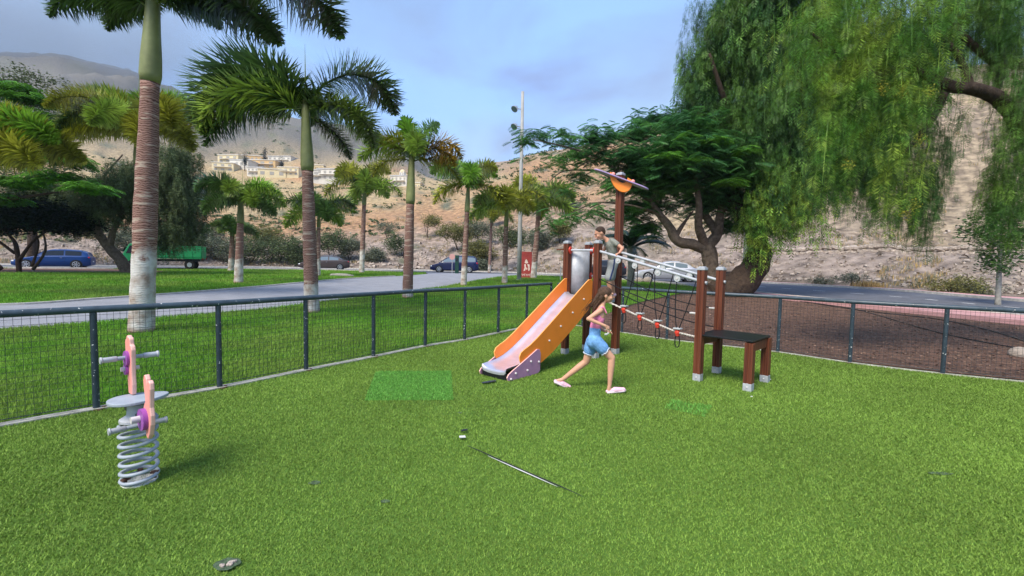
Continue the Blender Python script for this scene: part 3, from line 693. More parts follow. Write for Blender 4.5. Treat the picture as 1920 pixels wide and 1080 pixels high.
front = [(-.03, 0), (-.045, .12), (-.06, .17), (-.085, .20), (-.088, .27), (-.075, .30), (-.08, .35), (-.066, .375), (-.05, .372), (-.042, .395), (-.022, .405), (-.006, .39), (.010, .395), (.025, .38), (.03, .345), (.05, .335), (.062, .31), (.055, .26), (.052, .20), (.05, .13), (.055, .07), (.045, 0)]
back = [(-.06, .03), (-.085, .08), (-.085, .13), (-.06, .165), (-.045, .17), (-.05, .21), (-.068, .26), (-.075, .31), (-.06, .345), (-.035, .35), (-.015, .325), (-.005, .285), (.005, .31), (.025, .325), (.05, .31), (.055, .27), (.045, .21), (.04, .15), (.055, .10), (.05, .04), (.02, -.03), (-.01, -.065), (-.045, -.05)]
FP = AX * -.11 + Zv * .59; BP = AX * .27 + Zv * .43
fb = board('front_board', front, FP, AX, .028); bb = board('back_board', back, BP, AX, .028)
for nm, c, r_, s_ in (('disc', FP + Zv * .245 + AX * -.02, .052, -1), ('disc', FP + Zv * .165 + AX * -.035, .036, -1)):
    MB().tube([c - BD * .014, c - BD * .03], r_, 18).build('round_plate', M['deep_purple'], fb, autosm=40)
MB().tube([BP + Zv * .06 + AX * -.05 - BD * .014, BP + Zv * .06 + AX * -.05 - BD * .04], .07, 20).build('round_plate', M['deep_purple'], bb, autosm=40)
MB().tube([BP + Zv * .065 + AX * -.06 - BD * .04, BP + Zv * .065 + AX * -.06 - BD * .085], .022, 12).build('bolt', M['whitebolt'], bb, autosm=40)
MB().tube([FP + Zv * .17 + AX * -.035 - BD * .05, FP + Zv * .17 + AX * -.035 + BD * .05], .015, 12).build('bolt', M['whitebolt'], fb, autosm=40)
def grip_bar(name, c, l):
    o = MB().tube([c - BD * l, c + BD * l], .014, 12).build(name, M['greypaint'], RD, autosm=40)
    for s_ in (-1, 1):
        q = c + BD * (l * s_); d = BD * s_
        MB().tube([q - d * .085, q - d * .08, q - d * .01, q - d * .004, q + d * .004], [.015, .019, .018, .024, .022], 12).build('grip', M['galv'], o, autosm=40)
grip_bar('handlebar', FP + Zv * .25 + AX * -.02, .155)
grip_bar('footrest', Zv * .42 + AX * .10 - BD * .02, .15)

# ------------------------------------------------------------------ people: one closed skin grown from tapered limbs
def capsule(mb, p0, r0, p1, r1, n=14):
    p0, p1 = Vector(p0), Vector(p1); d = p1 - p0; l = d.length
    if l < 1e-6: mb.ball(p0, r0, n); return
    d = d / l; pts = []; rs = []
    for a in np.linspace(0, PI / 2, 5)[1:]: pts.append(p0 - d * (r0 * math.cos(a))); rs.append(r0 * math.sin(a))
    for q in (.25, .5, .75): pts.append(p0 + d * l * q); rs.append(r0 + (r1 - r0) * q)
    for a in np.linspace(PI / 2, 0, 5)[:-1]: pts.append(p1 + d * (r1 * math.cos(a))); rs.append(r1 * math.sin(a))
    mb.tube(pts, rs, n)
def bake(name, mb, m, parent, voxel=.006, smooth_it=4):
    me = bpy.data.meshes.new(name); me.from_pydata(mb.v, [], mb.f); o = bpy.data.objects.new(name, me); C.objects.link(o)
    r = o.modifiers.new('r', 'REMESH'); r.mode = 'VOXEL'; r.voxel_size = voxel
    s = o.modifiers.new('s', 'SMOOTH'); s.factor = .5; s.iterations = smooth_it
    dg = bpy.context.evaluated_depsgraph_get(); ev = o.evaluated_get(dg); nm = bpy.data.meshes.new_from_object(ev)
    C.objects.unlink(o); bpy.data.objects.remove(o)
    for p in nm.polygons: p.use_smooth = True
    nm.materials.clear(); nm.materials.append(m)
    return link(bpy.data.objects.new(name, nm), parent)
def hand(mb, w_, dirv, palmn, s=1.0, curl=.9):
    dirv = dirv.normalized(); palmn = (palmn - dirv * palmn.dot(dirv)).normalized(); sd = dirv.cross(palmn)
    mb2 = mb; k = w_ + dirv * .055 * s
    for q in (-1, -.33, .33, 1): capsule(mb2, w_ + sd * .010 * q * s, .011 * s, k + sd * .018 * q * s, .0095 * s, 8)
    for q, l in zip((-1, -.33, .33, 1), (.045, .056, .052, .042)):
        b = k + sd * .021 * q * s; a = b; dd = dirv
        for j in range(3):
            dd = (dd * math.cos(curl * .6) + palmn * math.sin(curl * .6)).normalized() if j else (dirv * math.cos(curl * .4) + palmn * math.sin(curl * .4))
            e_ = a + dd * l * s * (.45, .32, .25)[j]; capsule(mb2, a, .0075 * s, e_, .0068 * s, 7); a = e_
    tb = w_ + sd * -.014 * s + dirv * .015 * s; t1 = tb - sd * .022 * s + dirv * .022 * s + palmn * .012 * s; t2 = t1 + dirv * .022 * s + palmn * .014 * s
    capsule(mb2, tb, .010 * s, t1, .0085 * s, 7); capsule(mb2, t1, .0085 * s, t2, .0072 * s, 7)
def head(mb, c, face, up, s=1.0):
    face = face.normalized(); up = (up - face * up.dot(face)).normalized(); sd = face.cross(up)
    R = Matrix((sd, face, up)).transposed()
    def q(x, y, z): return c + R @ Vector((x, y, z)) * s
    mb.ball(q(0, -.012, .022), (.070 * s, .086 * s, .082 * s), 18, R=R)
    mb.ball(q(0, .022, -.022), (.056 * s, .058 * s, .070 * s), 16, R=R)
    mb.ball(q(0, .044, -.068), (.030 * s, .026 * s, .022 * s), 12, R=R)       # chin
    capsule(mb, q(0, .078, .006), .007 * s, q(0, .096, -.022), .011 * s, 8)     # nose
    mb.ball(q(0, .074, -.046), (.022 * s, .012 * s, .009 * s), 10, R=R); mb.ball(q(0, .076, .024), (.045 * s, .012 * s, .009 * s), 10, R=R)
    for e_ in (-1, 1):
        mb.ball(q(.036 * e_, .052, -.028), (.022 * s, .024 * s, .024 * s), 10, R=R)
        mb.ball(q(.070 * e_, -.012, -.004), (.011 * s, .019 * s, .027 * s), 10, R=R)
    return R, q
def eyes(R, q, s, parent):
    for e_ in (-1, 1):
        mb = MB(); mb.ball(q(.029 * e_, .0605, .002), (.011 * s, .0075 * s, .005 * s), 10, R=R); mb.build('eye', M['paper'], parent, smooth=True)
        mb = MB(); mb.ball(q(.029 * e_, .0675, .002), (.0065 * s, .004 * s, .0055 * s), 8, R=R); mb.build('iris', M['rust'], parent, smooth=True)
        mb = MB(); mb.tube([q(.016 * e_, .079, .018), q(.030 * e_, .079, .023), q(.043 * e_, .068, .018)], .0035 * s, 6); mb.build('eyebrow', M['hair2'], parent, smooth=True)
    mb = MB(); mb.tube([q(-.019, .082, -.046), q(0, .087, -.045), q(.019, .082, -.046)], [.003 * s, .0055 * s, .003 * s], 8); mb.build('lips', M['pinkboard'], parent, smooth=True)

# --- running girl, seen from her right side
D0 = hit(1155, 738).y
def g_(px, py, dd=0): return P(px, py, D0 + dd)
gg = hit(1155, 738)
GIRL = thing('person', 'girl running to the right in pink vest top, denim shorts and pink clogs', 'person', (gg.x, gg.y, 0))
def rel(mb, o):
    mb.v = [(x - o.x, y - o.y, z - o.z) for x, y, z in mb.v]; return mb
og = Vector((gg.x, gg.y, 0))
RF, LB = 0.0, .19                       # near and far side depths
hipR, hipL = g_(1117, 640, .04), g_(1111, 640, .17); kneeR = g_(1147, 671, .02); ankR = g_(1143, 722, .0); kneeL = g_(1099, 678, .20); ankL = g_(1054, 712, .24)
chest = g_(1123, 592, .10); waist = g_(1116, 615, .105); shR, shL = g_(1126, 582, .0), g_(1130, 582, .21); nk0, nk1 = g_(1128, 577, .105), g_(1132, 566, .105)
hc = g_(1137, 554, .105)
mb = MB()
capsule(mb, hipR, .068, kneeR, .043); capsule(mb, kneeR, .042, kneeR.lerp(ankR, .3), .042); capsule(mb, kneeR.lerp(ankR, .3), .042, ankR, .024)
capsule(mb, hipL, .068, kneeL, .043); capsule(mb, kneeL, .042, kneeL.lerp(ankL, .3), .041); capsule(mb, kneeL.lerp(ankL, .3), .041, ankL, .024)
toeR = g_(1168, 730, .0); heelR = g_(1141, 732, 0); toeL = g_(1067, 725, .24); heelL = g_(1044, 714, .24)
capsule(mb, ankR, .024, heelR, .022); capsule(mb, heelR, .022, toeR, .016); capsule(mb, ankL, .024, heelL, .020); capsule(mb, heelL, .020, toeL, .016)
for o_ in (-.03, 0, .03):
    capsule(mb, hipR.lerp(hipL, .5) + Vector((o_ * .4, o_ * 1.4, 0)), .066, waist + Vector((0, o_ * 1.1, 0)), .054); capsule(mb, waist + Vector((0, o_ * 1.1, 0)), .054, chest + Vector((0, o_ * 1.5, 0)), .060)
capsule(mb, chest, .06, nk0, .045); capsule(mb, shR, .032, shL, .032); capsule(mb, nk0, .034, nk1, .029); capsule(mb, nk1, .029, hc, .03)
elR, wrR = g_(1103, 598, -.05), g_(1135, 611, -.08); elL, wrL = g_(1118, 612, .30), g_(1134, 621, .14)
capsule(mb, shR, .033, elR, .024); capsule(mb, elR, .025, wrR, .017); capsule(mb, shL, .033, elL, .024); capsule(mb, elL, .025, wrL, .017)
hand(mb, wrR, g_(1143, 616, -.06) - wrR, Vector((.3, .6, -.6)), .95); hand(mb, wrL, g_(1143, 622, .13) - wrL, Vector((0, -.4, -.8)), .95)
R, q = head(mb, hc, Vector((1, -.10, -.02)), Vector((-.05, 0, 1)), .96)
body = bake('body', rel(mb, og), M['skin'], GIRL, .0055, 3); body['label'] = 'tanned bare arms and legs in mid stride'
E2 = bpy.data.objects.new('face', None)
bpy.data.objects.remove(E2)
def reb(objs_before):
    pass
_n = set(bpy.data.objects); qo = lambda x, y, z: q(x, y, z) - og
eyes(R, qo, .96, GIRL)
# clothes
mb = MB()
for o_ in (-.032, 0, .032):
    capsule(mb, hipR.lerp(hipL, .5) + Vector((o_ * .4, o_ * 1.3, .0)), .086, hipR.lerp(hipL, .5) + Vector((o_ * .4, o_ * 1.3, .03)), .08)
    capsule(mb, hipR.lerp(hipL, .5) + Vector((o_ * .4, o_ * 1.3, .02)), .072, waist + Vector((0, o_ * 1.1, -.01)), .062)
for h_, k_ in ((hipR, kneeR), (hipL, kneeL)): capsule(mb, h_, .082, h_.lerp(k_, .40), .078)
sh_ = MB(); sh_.v = mb.v; sh_.f = mb.f; sh_.m = mb.m
bake('denim_shorts', rel(mb, og), M['denim'], GIRL, .007, 2)
mb = MB()
for h_, k_ in ((hipR, kneeR), (hipL, kneeL)):
    d = (k_ - h_); n_ = d.normalized(); a = n_.cross(Vector((0, 1, 0))).normalized(); b = n_.cross(a); c_ = h_ + d * .42 + n_ * .050; ring = MB()
    pts = []
    for i in range(40):
        t_ = 2 * PI * i / 40; pts.append(c_ + (a * math.cos(t_) + b * math.sin(t_)) * .064 + n_ * random.uniform(-.006, .008))
    ring.tube(pts + [pts[0]], .0055, 5, cap=False); rel(ring, og).build('frayed_hem', M['fray'], GIRL)
mb = MB()
for o_ in (-.03, 0, .03):
    capsule(mb, waist + Vector((0, o_ * 1.1, .01)), .060, g_(1122, 597, .105) + Vector((0, o_ * 1.5, 0)), .066)
capsule(mb, g_(1122, 595, .05), .06, g_(1122, 595, .16), .06)
bake('vest_top', rel(mb, og), M['tank'], GIRL, .007, 3)
for y_ in (.05, .165):
    mb = MB(); mb.tube(smooth_path([g_(1132, 588, y_) + Vector((.035, 0, 0)), g_(1130, 576.5, y_) + Vector((0, 0, .004)), g_(1119, 586, y_) + Vector((-.03, 0, 0))], 5), .009, 6)
    rel(mb, og).build('strap', M['tank'], GIRL, smooth=True)
# hair: long, streaming back over the shoulder
mb = MB()
mb.ball(q(0, -.022, .034), (.080 * .96, .092 * .96, .082 * .96), 18, R=R)
mb.ball(q(0, -.060, -.02), (.070, .052, .07), 14, R=R)
for a in range(30):
    s_ = random.uniform(-1, 1); st = q(s_ * .062, random.uniform(-.085, -.035), random.uniform(-.02, .05)); l = random.uniform(.75, 1.1)
    pts = smooth_path([st, st + Vector((-.035, s_ * .02, -.055)) * l, st + Vector((-.075, s_ * .035, -.115)) * l, st + Vector((-.095 - random.uniform(0, .035), s_ * .05, -.19 - random.uniform(0, .03))) * l], 4)
    mb.tube(pts, lerpl([.016, .017, .011, .004], len(pts)), 7)
HR = bake('hair', rel(mb, og), M['hair'], GIRL, .005, 1)
mb = MB()
for a in range(46):
    s_ = random.uniform(-1, 1); st = q(s_ * .066, random.uniform(-.10, -.04), random.uniform(-.04, .03)); l = random.uniform(.9, 1.35)
    mb.tube(smooth_path([st, st + Vector((-.04, s_ * .02, -.05)) * l, st + Vector((-.09, s_ * .04, -.10 + random.uniform(-.02, .03))) * l, st + Vector((-.13 - random.uniform(0, .05), s_ * .06, -.17 - random.uniform(-.03, .05))) * l], 4), lerpl([.0035, .003, .0022, .001], 13), 4)
rel(mb, og).build('loose_strands', M['hair'], HR, smooth=True)
for (an, he, to, y_) in ((ankR, heelR, toeR, 0), (ankL, heelL, toeL, .24)):
    d = (to - he).normalized(); up = Vector((0, 1, 0)).cross(d); up = -up if up.z < 0 else up
    mb = MB(); h2 = he - d * .012 + up * .0; t2 = to + d * .005
    capsule(mb, h2 - up * .012, .024, he.lerp(to, .5), .029); capsule(mb, he.lerp(to, .45), .036, t2 - up * .004, .027); capsule(mb, he.lerp(to, .45) + Vector((0, .01, 0)), .034, t2 + Vector((0, .008, 0)) - up * .008, .023)
    mb2 = MB(); capsule(mb2, h2 - up * .022, .016, t2 - up * .014 + d * .02, .014)
    for s_ in (-.018, .018): capsule(mb2, h2 - up * .022 + Vector((0, s_, 0)), .015, t2 - up * .016 + Vector((0, s_ * .8, 0)), .016)
    c_ = bake('clog', rel(mb, og), M['clog'], GIRL, .005, 2); bake('sole', rel(mb2, og), M['sole'], c_, .005, 1)
mb = MB(); mb.ball(g_(1136, 627, .06), (.022, .016, .014), 8); mb.ball(g_(1140, 625, .06), (.014, .014, .012), 8)
wt = bake('crumpled_tissue', mb, M['paper'], None, .004, 1); tag(wt, 'crumpled white tissue held in the running girl\'s hand', 'tissue')

# --- boy on the tower, leaning to the left, hand on the rail
DB = P3.lerp(P4, .45).y - .10
def b_(px, py, dd=0): return P(px, py, DB + dd)
bx = b_(1145, 560); ob = Vector((bx.x, bx.y, 1.0))
BOY = thing('person', 'boy in grey shirt and shorts leaning forward on the tower platform', 'person', ob)
hp = b_(1150, 491, .04); shN, shF = b_(1149, 452, -.10), b_(1141, 452, .12); ch = b_(1145, 461, .0); nk = b_(1138, 450, .01); hcB = b_(1124.5, 438, .0)
mb = MB()
for o_ in (-.04, 0, .04): capsule(mb, hp + Vector((0, o_, 0)), .07, b_(1148, 475, .02) + Vector((0, o_, 0)), .062); capsule(mb, b_(1148, 475, .02) + Vector((0, o_, 0)), .062, ch + Vector((0, o_ * 1.2, 0)), .068)
capsule(mb, shN, .036, shF, .036); capsule(mb, ch, .062, nk, .042); capsule(mb, nk, .034, hcB + Vector((.03, 0, -.03)), .032)
elN = b_(1163, 468, -.12); wrN = b_(1153, 478, -.17)
rail_pt = N0.lerp(N1, .20); rail_pt.z = zline(H0, H1, .20) + .02
wrN = rail_pt + Vector((.05, .03, .035)); elN = wrN.lerp(shN, .5) + Vector((.10, .0, -.02))
capsule(mb, shN, .035, elN, .027); capsule(mb, elN, .027, wrN, .019); hand(mb, wrN, rail_pt + Vector((-.02, -.02, 0)) - wrN + Vector((-.03, 0, .0)), Vector((0, 0, -1)), .95, 1.1)
elF = b_(1133, 468, .14); wrF = b_(1120, 476, .10); capsule(mb, shF, .035, elF, .027); capsule(mb, elF, .027, wrF, .019); hand(mb, wrF, Vector((-1, 0, -.3)), Vector((0, 0, -1)), .95)
knN = b_(1142, 523, -.06); knF = b_(1146, 522, .13); anN = Vector((knN.x + .03, knN.y + .02, 1.07)); anF = Vector((knF.x + .05, knF.y + .02, 1.07))
for k_, a_ in ((knN, anN), (knF, anF)):
    capsule(mb, hp + Vector((0, -.05 if k_ is knN else .05, -.01)), .075, k_, .047); capsule(mb, k_, .046, k_.lerp(a_, .35), .045); capsule(mb, k_.lerp(a_, .35), .045, a_, .028)
    capsule(mb, a_, .028, a_ + Vector((.01, 0, -.03)), .026); capsule(mb, a_ + Vector((.01, 0, -.04)), .026, a_ + Vector((-.11, 0, -.045)), .02)
RB, qb = head(mb, hcB, Vector((-1, -.12, -.42)), Vector((-.35, 0, 1)), .98)
bake('body', rel(mb, ob), M['skin2'], BOY, .0055, 3)
eyes(RB, lambda x, y, z: qb(x, y, z) - ob, .98, BOY)
mb = MB(); mb.ball(qb(0, -.022, .036), (.0735, .084, .078), 20, R=RB); mb.ball(qb(0, -.06, .01), (.062, .04, .055), 14, R=RB)
bake('hair', rel(mb, ob), M['hair2'], BOY, .005, 1)
mb = MB()
for o_ in (-.045, 0, .045): capsule(mb, b_(1150, 484, .03) + Vector((0, o_, 0)), .075, ch + Vector((0, o_ * 1.15, .01)), .078)
capsule(mb, shN, .046, shN.lerp(elN, .45), .045); capsule(mb, shF, .046, shF.lerp(elF, .45), .045); capsule(mb, shN, .046, shF, .046)
capsule(mb, ch, .07, nk + Vector((.01, 0, -.02)), .045)
bake('tshirt', rel(mb, ob), M['tshirt'], BOY, .008, 3)
mb = MB()
for k_, s_ in ((knN, -.05), (knF, .05)): capsule(mb, hp + Vector((0, s_, 0)), .084, k_ + Vector((0, 0, .02)), .072)
bake('shorts', rel(mb, ob), M['shorts'], BOY, .008, 2)
mb = MB(); st = [hp + Vector((-.012, -.134, .05)), hp.lerp(knN, .35) + Vector((0, -.115, 0)), hp.lerp(knN, .75) + Vector((0, -.09, 0)), knN + Vector((0, -.075, -.01))]
mb.tube(smooth_path(st, 5), .011, 6); rel(mb, ob).build('side_stripe', M['navy'], BOY, smooth=True)
for a_ in (anN, anF):
    mb = MB(); capsule(mb, a_ + Vector((.015, 0, -.045)), .034, a_ + Vector((-.12, 0, -.042)), .027)
    bake('shoe', rel(mb, ob), M['clog'], BOY, .006, 1)

# ------------------------------------------------------------------ small things lying on the turf
def flat_thing(name, label, cat, poly, m, z=.022, th=.006, group=None):
    mb = MB(); pp = [hit(*p) for p in poly]; k = len(pp); c = sum(pp, Vector()) / k
    V = [Vector((p.x, p.y, zz)) for zz in (z - th, z) for p in pp]; mb.add(V, [tuple(range(k - 1, -1, -1)), tuple(range(k, 2 * k))] + [(i, (i + 1) % k, k + (i + 1) % k, k + i) for i in range(k)])
    return tag(mb.build(name, m), label, cat, group)
flat_thing('rubber_scrap', 'wavy black rubber scrap on turf in front of slide foot', 'scrap', [(903, 721), (912, 719.5), (920, 718), (930, 717), (930, 719), (921, 720.5), (913, 722), (904, 723)], M['black'], .032)
flat_thing('rubber_scrap', 'short black scrap on turf above the white paper chip', 'scrap', [(864, 813), (870, 811), (877, 811), (876, 813), (870, 814), (865, 815.5)], M['black'], .034)
flat_thing('paper_scrap', 'small white paper scrap on turf at the head of the seam', 'scrap', [(861, 824.5), (872, 824), (873, 827), (861, 827.5)], M['paper'], .036)
sb = MB(); sm = [hit(876, 841).lerp(hit(1093, 938), q_) + Vector((.004 * math.sin(q_ * 9), 0, 0)) for q_ in np.linspace(0, 1, 7)]
sb.tube([p + Vector((0, 0, .026)) for p in smooth_path(sm, 4)], lerpl([.002, .004, .005, .005, .005, .004, .001], 25), 5)
tag(sb.build('turf_seam', M['black']), 'open dark seam line running across the middle of the turf', 'seam')
sb = MB(); sm2 = [hit(876, 841).lerp(hit(1093, 938), q_) for q_ in (.22, .38, .53, .68, .82)]
sb.tube([p + Vector((-.004, -.009, .022)) for p in smooth_path(sm2, 4)], lerpl([.001, .003, .004, .003, .001], 17), 5)
tag(sb.build('seam_tape', M['paper']), 'white backing tape showing along the open turf seam', 'tape')
def blot(px, py, rx, ry, z=.010, m='turf_worn'):
    c = hit(px, py); mb = MB(); n = 22; V = []
    for i in range(n):
        a = 2 * PI * i / n; q_ = 1 + .35 * mn.noise(Vector((math.cos(a) * 1.5, math.sin(a) * 1.5, px))); V.append((c.x + rx * q_ * math.cos(a), c.y + ry * q_ * math.sin(a), z))
    mb.add(V, [tuple(range(n))]); return tag(mb.build('worn_spot', M[m]), kind='structure')
for a in ((590, 908, .035, .03), (722, 943, .03, .02), (862, 776, .02, .02), (1762, 890, .09, .025)): blot(*a, z=.012)
c = hit(427, 1064)
blot(427, 1064, .06, .045, z=.020)
mb = MB()
for k in range(7):
    mb.ball(c + Vector((random.uniform(-.03, .03), random.uniform(-.02, .02), .022)), (.016, .011, .008), 7, R=Matrix.Rotation(random.uniform(0, 3), 3, 'Z'))
tag(mb.build('exposed_rubble', M['stone']), kind='stuff')
st0 = None
for i, (px, py) in enumerate([(1427, 712), (1444, 716), (1409, 749), (1352, 679)]):
    c = hit(px, py); mb = MB(); mb.box((0, 0, 0), (.022, .016, .006), Matrix.Rotation(i * 1.3, 3, 'Z')); o = mb.build('leaf_litter', M['paper']); o.location = (c.x, c.y, .036)
    tag(o, 'tiny white fleck of litter lying on the turf', 'litter', 'white flecks on the turf')
# ------------------------------------------------------------------ palms
def frond_mesh(name, L, e0, e1, ll=.5, n=58, seed=0, wv=.034, curve=1.15, plume=6):
    rg = random.Random(seed); pts = []; p = Vector((0, 0, 0)); N_ = 24
    for i in range(N_ + 1):
        t = i / N_; a = rad(e0 + (e1 - e0) * t ** curve); pts.append(p.copy()); p = p + Vector((math.cos(a), 0, math.sin(a))) * (L / N_)
    mb = MB(); mb.tube(pts, lerpl([.028, .018, .012, .005], N_ + 1), 5)
    for i in range(n):
        t = .10 + .90 * i / (n - 1); f = t * N_; k = min(int(f), N_ - 1); c = pts[k].lerp(pts[k + 1], f - k); tg = (pts[k + 1] - pts[k]).normalized()
        sd = Vector((0, 1, 0)); up = sd.cross(tg) * -1
        env = (math.sin(PI * min(1, (t * .86 + .12))) ** .55) * (1 if t < .8 else 1.0 - (t - .8) * 1.6)
        for j in range(plume):
            an = 2 * PI * (j + .5) / plume + rg.uniform(-.4, .4) + i * .7
            rdv = (sd * math.cos(an) + up * math.sin(an)); l = ll * env * rg.uniform(.8, 1.1)
            d = (rdv * .92 + tg * rg.uniform(.10, .42)).normalized(); w_ = wv * rg.uniform(.7, 1.1) / 2
            s = d.cross(tg); s = s.normalized() if s.length > .01 else sd
            m_ = c + d * l * .55 + Vector((0, 0, -.04 * l)); e_ = c + d * l + Vector((0, 0, -.15 * l))
            mb.add([c - s * w_ * .6, c + s * w_ * .6, m_ + s * w_, m_ - s * w_, e_], [(0, 1, 2, 3), (3, 2, 4)], 1)
    me = bpy.data.meshes.new(name); me.from_pydata(mb.v, [], mb.f); me.update(); me.materials.append(M['rachis']); me.materials.append(M['frond'])
    for p_, mi in zip(me.polygons, mb.m): p_.material_index = mi
    return me
FRV = {}
def fr(e0, e1, L=2.6, small=False, ll=.5):
    key = (round(e0 / 10) * 10, round(e1 / 15) * 15, round(L, 1), small)
    if key not in FRV: FRV[key] = frond_mesh('frond', L, key[0], key[1], ll=ll, n=int(42 if small else 92), seed=len(FRV), wv=.085 if small else .055, plume=6 if small else 8)
    return FRV[key]
def trunk_mat(name, h, wh, dark=.0):
    m = bpy.data.materials.new(name); m.use_nodes = True; t = m.node_tree; b = t.nodes['Principled BSDF']; K = t.links.new
    co = N(t, 'ShaderNodeTexCoord'); sx = N(t, 'ShaderNodeSeparateXYZ'); K(co.outputs['Object'], sx.inputs[0])
    nn_ = N(t, 'ShaderNodeTexNoise', inp={'Scale': 4., 'Detail': 5.}); K(co.outputs['Object'], nn_.inputs[0])
    wv = N(t, 'ShaderNodeTexWave', bands_direction='Z', inp={'Scale': 7.5, 'Distortion': 7.5, 'Detail': 3., 'Detail Scale': 1.2}); K(co.outputs['Object'], wv.inputs[0])
    r = N(t, 'ShaderNodeValToRGB'); e = r.color_ramp.elements; e[0].position = .05; e[0].color = (.10, .05, .038, 1); e[1].position = .25; e[1].color = (.21, .115, .09, 1)
    e2 = r.color_ramp.elements.new(.85); e2.color = (.30, .18, .145, 1); K(wv.outputs[0], r.inputs[0])
    # bleached fibre bands
    n3 = N(t, 'ShaderNodeTexNoise', inp={'Scale': 3., 'Detail': 5.}); mp = N(t, 'ShaderNodeMapping'); mp.inputs['Scale'].default_value = (1, 1, 6); K(co.outputs['Object'], mp.inputs[0]); K(mp.outputs[0], n3.inputs[0])
    r3 = N(t, 'ShaderNodeValToRGB'); r3.color_ramp.elements[0].position = .56; r3.color_ramp.elements[1].position = .66; K(n3.outputs[0], r3.inputs[0])
    m3 = N(t, 'ShaderNodeMix', data_type='RGBA'); K(r3.outputs[0], m3.inputs[0]); K(r.outputs[0], m3.inputs[6]); m3.inputs[7].default_value = (.42, .33, .26, 1)
    # whitewash at the foot with a ragged, run-down edge
    ad = N(t, 'ShaderNodeMath', operation='MULTIPLY_ADD', inp={1: .9, 2: -.45}); K(nn_.outputs[0], ad.inputs[0]); s2 = N(t, 'ShaderNodeMath', operation='ADD'); K(ad.outputs[0], s2.inputs[0]); K(sx.outputs[2], s2.inputs[1])
    mr = N(t, 'ShaderNodeMapRange', inp={1: wh - .05, 2: wh + .05, 3: 1., 4: 0.}); K(s2.outputs[0], mr.inputs[0])
    wc = N(t, 'ShaderNodeValToRGB'); wc.color_ramp.elements[0].position = .34; wc.color_ramp.elements[0].color = (.30, .22, .17, 1); wc.color_ramp.elements[1].position = .58; wc.color_ramp.elements[1].color = (.60, .57, .53, 1); K(nn_.outputs[0], wc.inputs[0])
    mx = N(t, 'ShaderNodeMix', data_type='RGBA'); K(mr.outputs[0], mx.inputs[0]); K(m3.outputs[2], mx.inputs[6]); K(wc.outputs[0], mx.inputs[7])
    # earth stain right at the ground
    mg = N(t, 'ShaderNodeMapRange', inp={1: .02, 2: .14, 3: 1., 4: 0.}); K(sx.outputs[2], mg.inputs[0]); mx2 = N(t, 'ShaderNodeMix', data_type='RGBA'); K(mg.outputs[0], mx2.inputs[0]); K(mx.outputs[2], mx2.inputs[6]); mx2.inputs[7].default_value = (.34, .17, .10, 1)
    K(mx2.outputs[2], b.inputs['Base Color']); b.inputs['Roughness'].default_value = .9; b.inputs['Specular IOR Level'].default_value = .15
    bn = N(t, 'ShaderNodeBump', inp={'Strength': .2, 'Distance': .02}); K(wv.outputs[0], bn.inputs['Height']); K(bn.outputs[0], b.inputs['Normal'])
    return m
TM = {}
DARK = (.075, .145, .034); MID = (.23, .34, .05); OLIVE = (.32, .34, .04); YEL = (.46, .30, .03); LIME = (.19, .36, .04)
def palm(base, crown, dia, wh, label, fronds, small=True, shaft=1.0, fl=2.4, group='foxtail palms with whitewashed feet', ll=None, spear=True, bulge=.25):
    """base: ground point, crown: point where the fronds leave, fronds: (azimuth, start, end, length, colour)"""
    key = round(wh, 1)
    if key not in TM: TM[key] = trunk_mat('palm_trunk', 1, key)
    t = thing('foxtail_palm', label, 'palm', base, 0, group); c = crown - base; H = c.z
    a = Vector((0, 0, -.05)); top = c - (c.normalized() * shaft); k = 26; pts = []; rs = []
    for i in range(k + 1):
        q = i / k; p = Vector((0, 0, 0)).lerp(top, q); p.z = -.05 + (top.z + .05) * q; p.x = top.x * q ** 1.0 ; pts.append(p)
        r_ = dia / 2 * (1.0 + .22 * math.exp(-q * H * 2.2) + bulge * .35 * math.sin(PI * min(1, q * 1.1)) - .22 * q); rs.append(r_ * (1 + (.02 * ((i % 3) - 1))))
    mb = MB(); mb.tube(pts, rs, 18, jitter=.06); mb.build('trunk', TM[key], t, smooth=True)
    d = c.normalized(); rt = rs[-1]
    mb = MB(); mb.tube([top - d * .02, top + d * shaft * .08, top + d * shaft * .3, top + d * shaft * .6, c + d * .02, c + d * shaft * .25], [rt * 1.04, rt * 1.18, rt * 1.12, rt * .92, rt * .72, rt * .30], 16)
    mb.build('crownshaft', M['crownshaft'], t, smooth=True)
    for (az, e0, e1, Lf, colr) in fronds:
        me = fr(e0, e1, round(fl, 1), small, ll or fl * .29); o = bpy.data.objects.new('frond', me); link(o, t); s = Lf / round(fl, 1)
        o.scale = (s, s, s); rz = rad(az); o.rotation_euler = (0, 0, rz); o.location = c + d * random.uniform(-.12, .12) * shaft + Vector((math.cos(rz), math.sin(rz), 0)) * rt * .3
        q = random.uniform(.85, 1.15); o.color = (colr[0] * q, colr[1] * q, colr[2] * q, 1)
    if spear:
        mb = MB(); mb.tube([c, c + d * fl * .3 + Vector((.02, 0, 0)), c + d * fl * .62 + Vector((.03, .02, 0))], [.03, .018, .004], 6); mb.build('spear_leaf', M['rachis'], t, smooth=True)
    return t
def rnd_fronds(n, L, cols, lo=(70, -25), seed=1, down=.5):
    rg = random.Random(seed); o = []
    for i in range(n):
        e0 = rg.choice([75, 60, 50, 35, 20] if i % 2 else [60, 40, 30, 10]); e1 = {75: -45, 60: -60, 50: -60, 40: -75, 35: -75, 30: -75, 20: -75, 10: -75}[e0]
        o.append((360 * i / n + rg.uniform(-18, 18), e0, e1, L * rg.uniform(.85, 1.1), rg.choice(cols)))
    return o
def on_crown(px, py, d): return P(px, py, d)
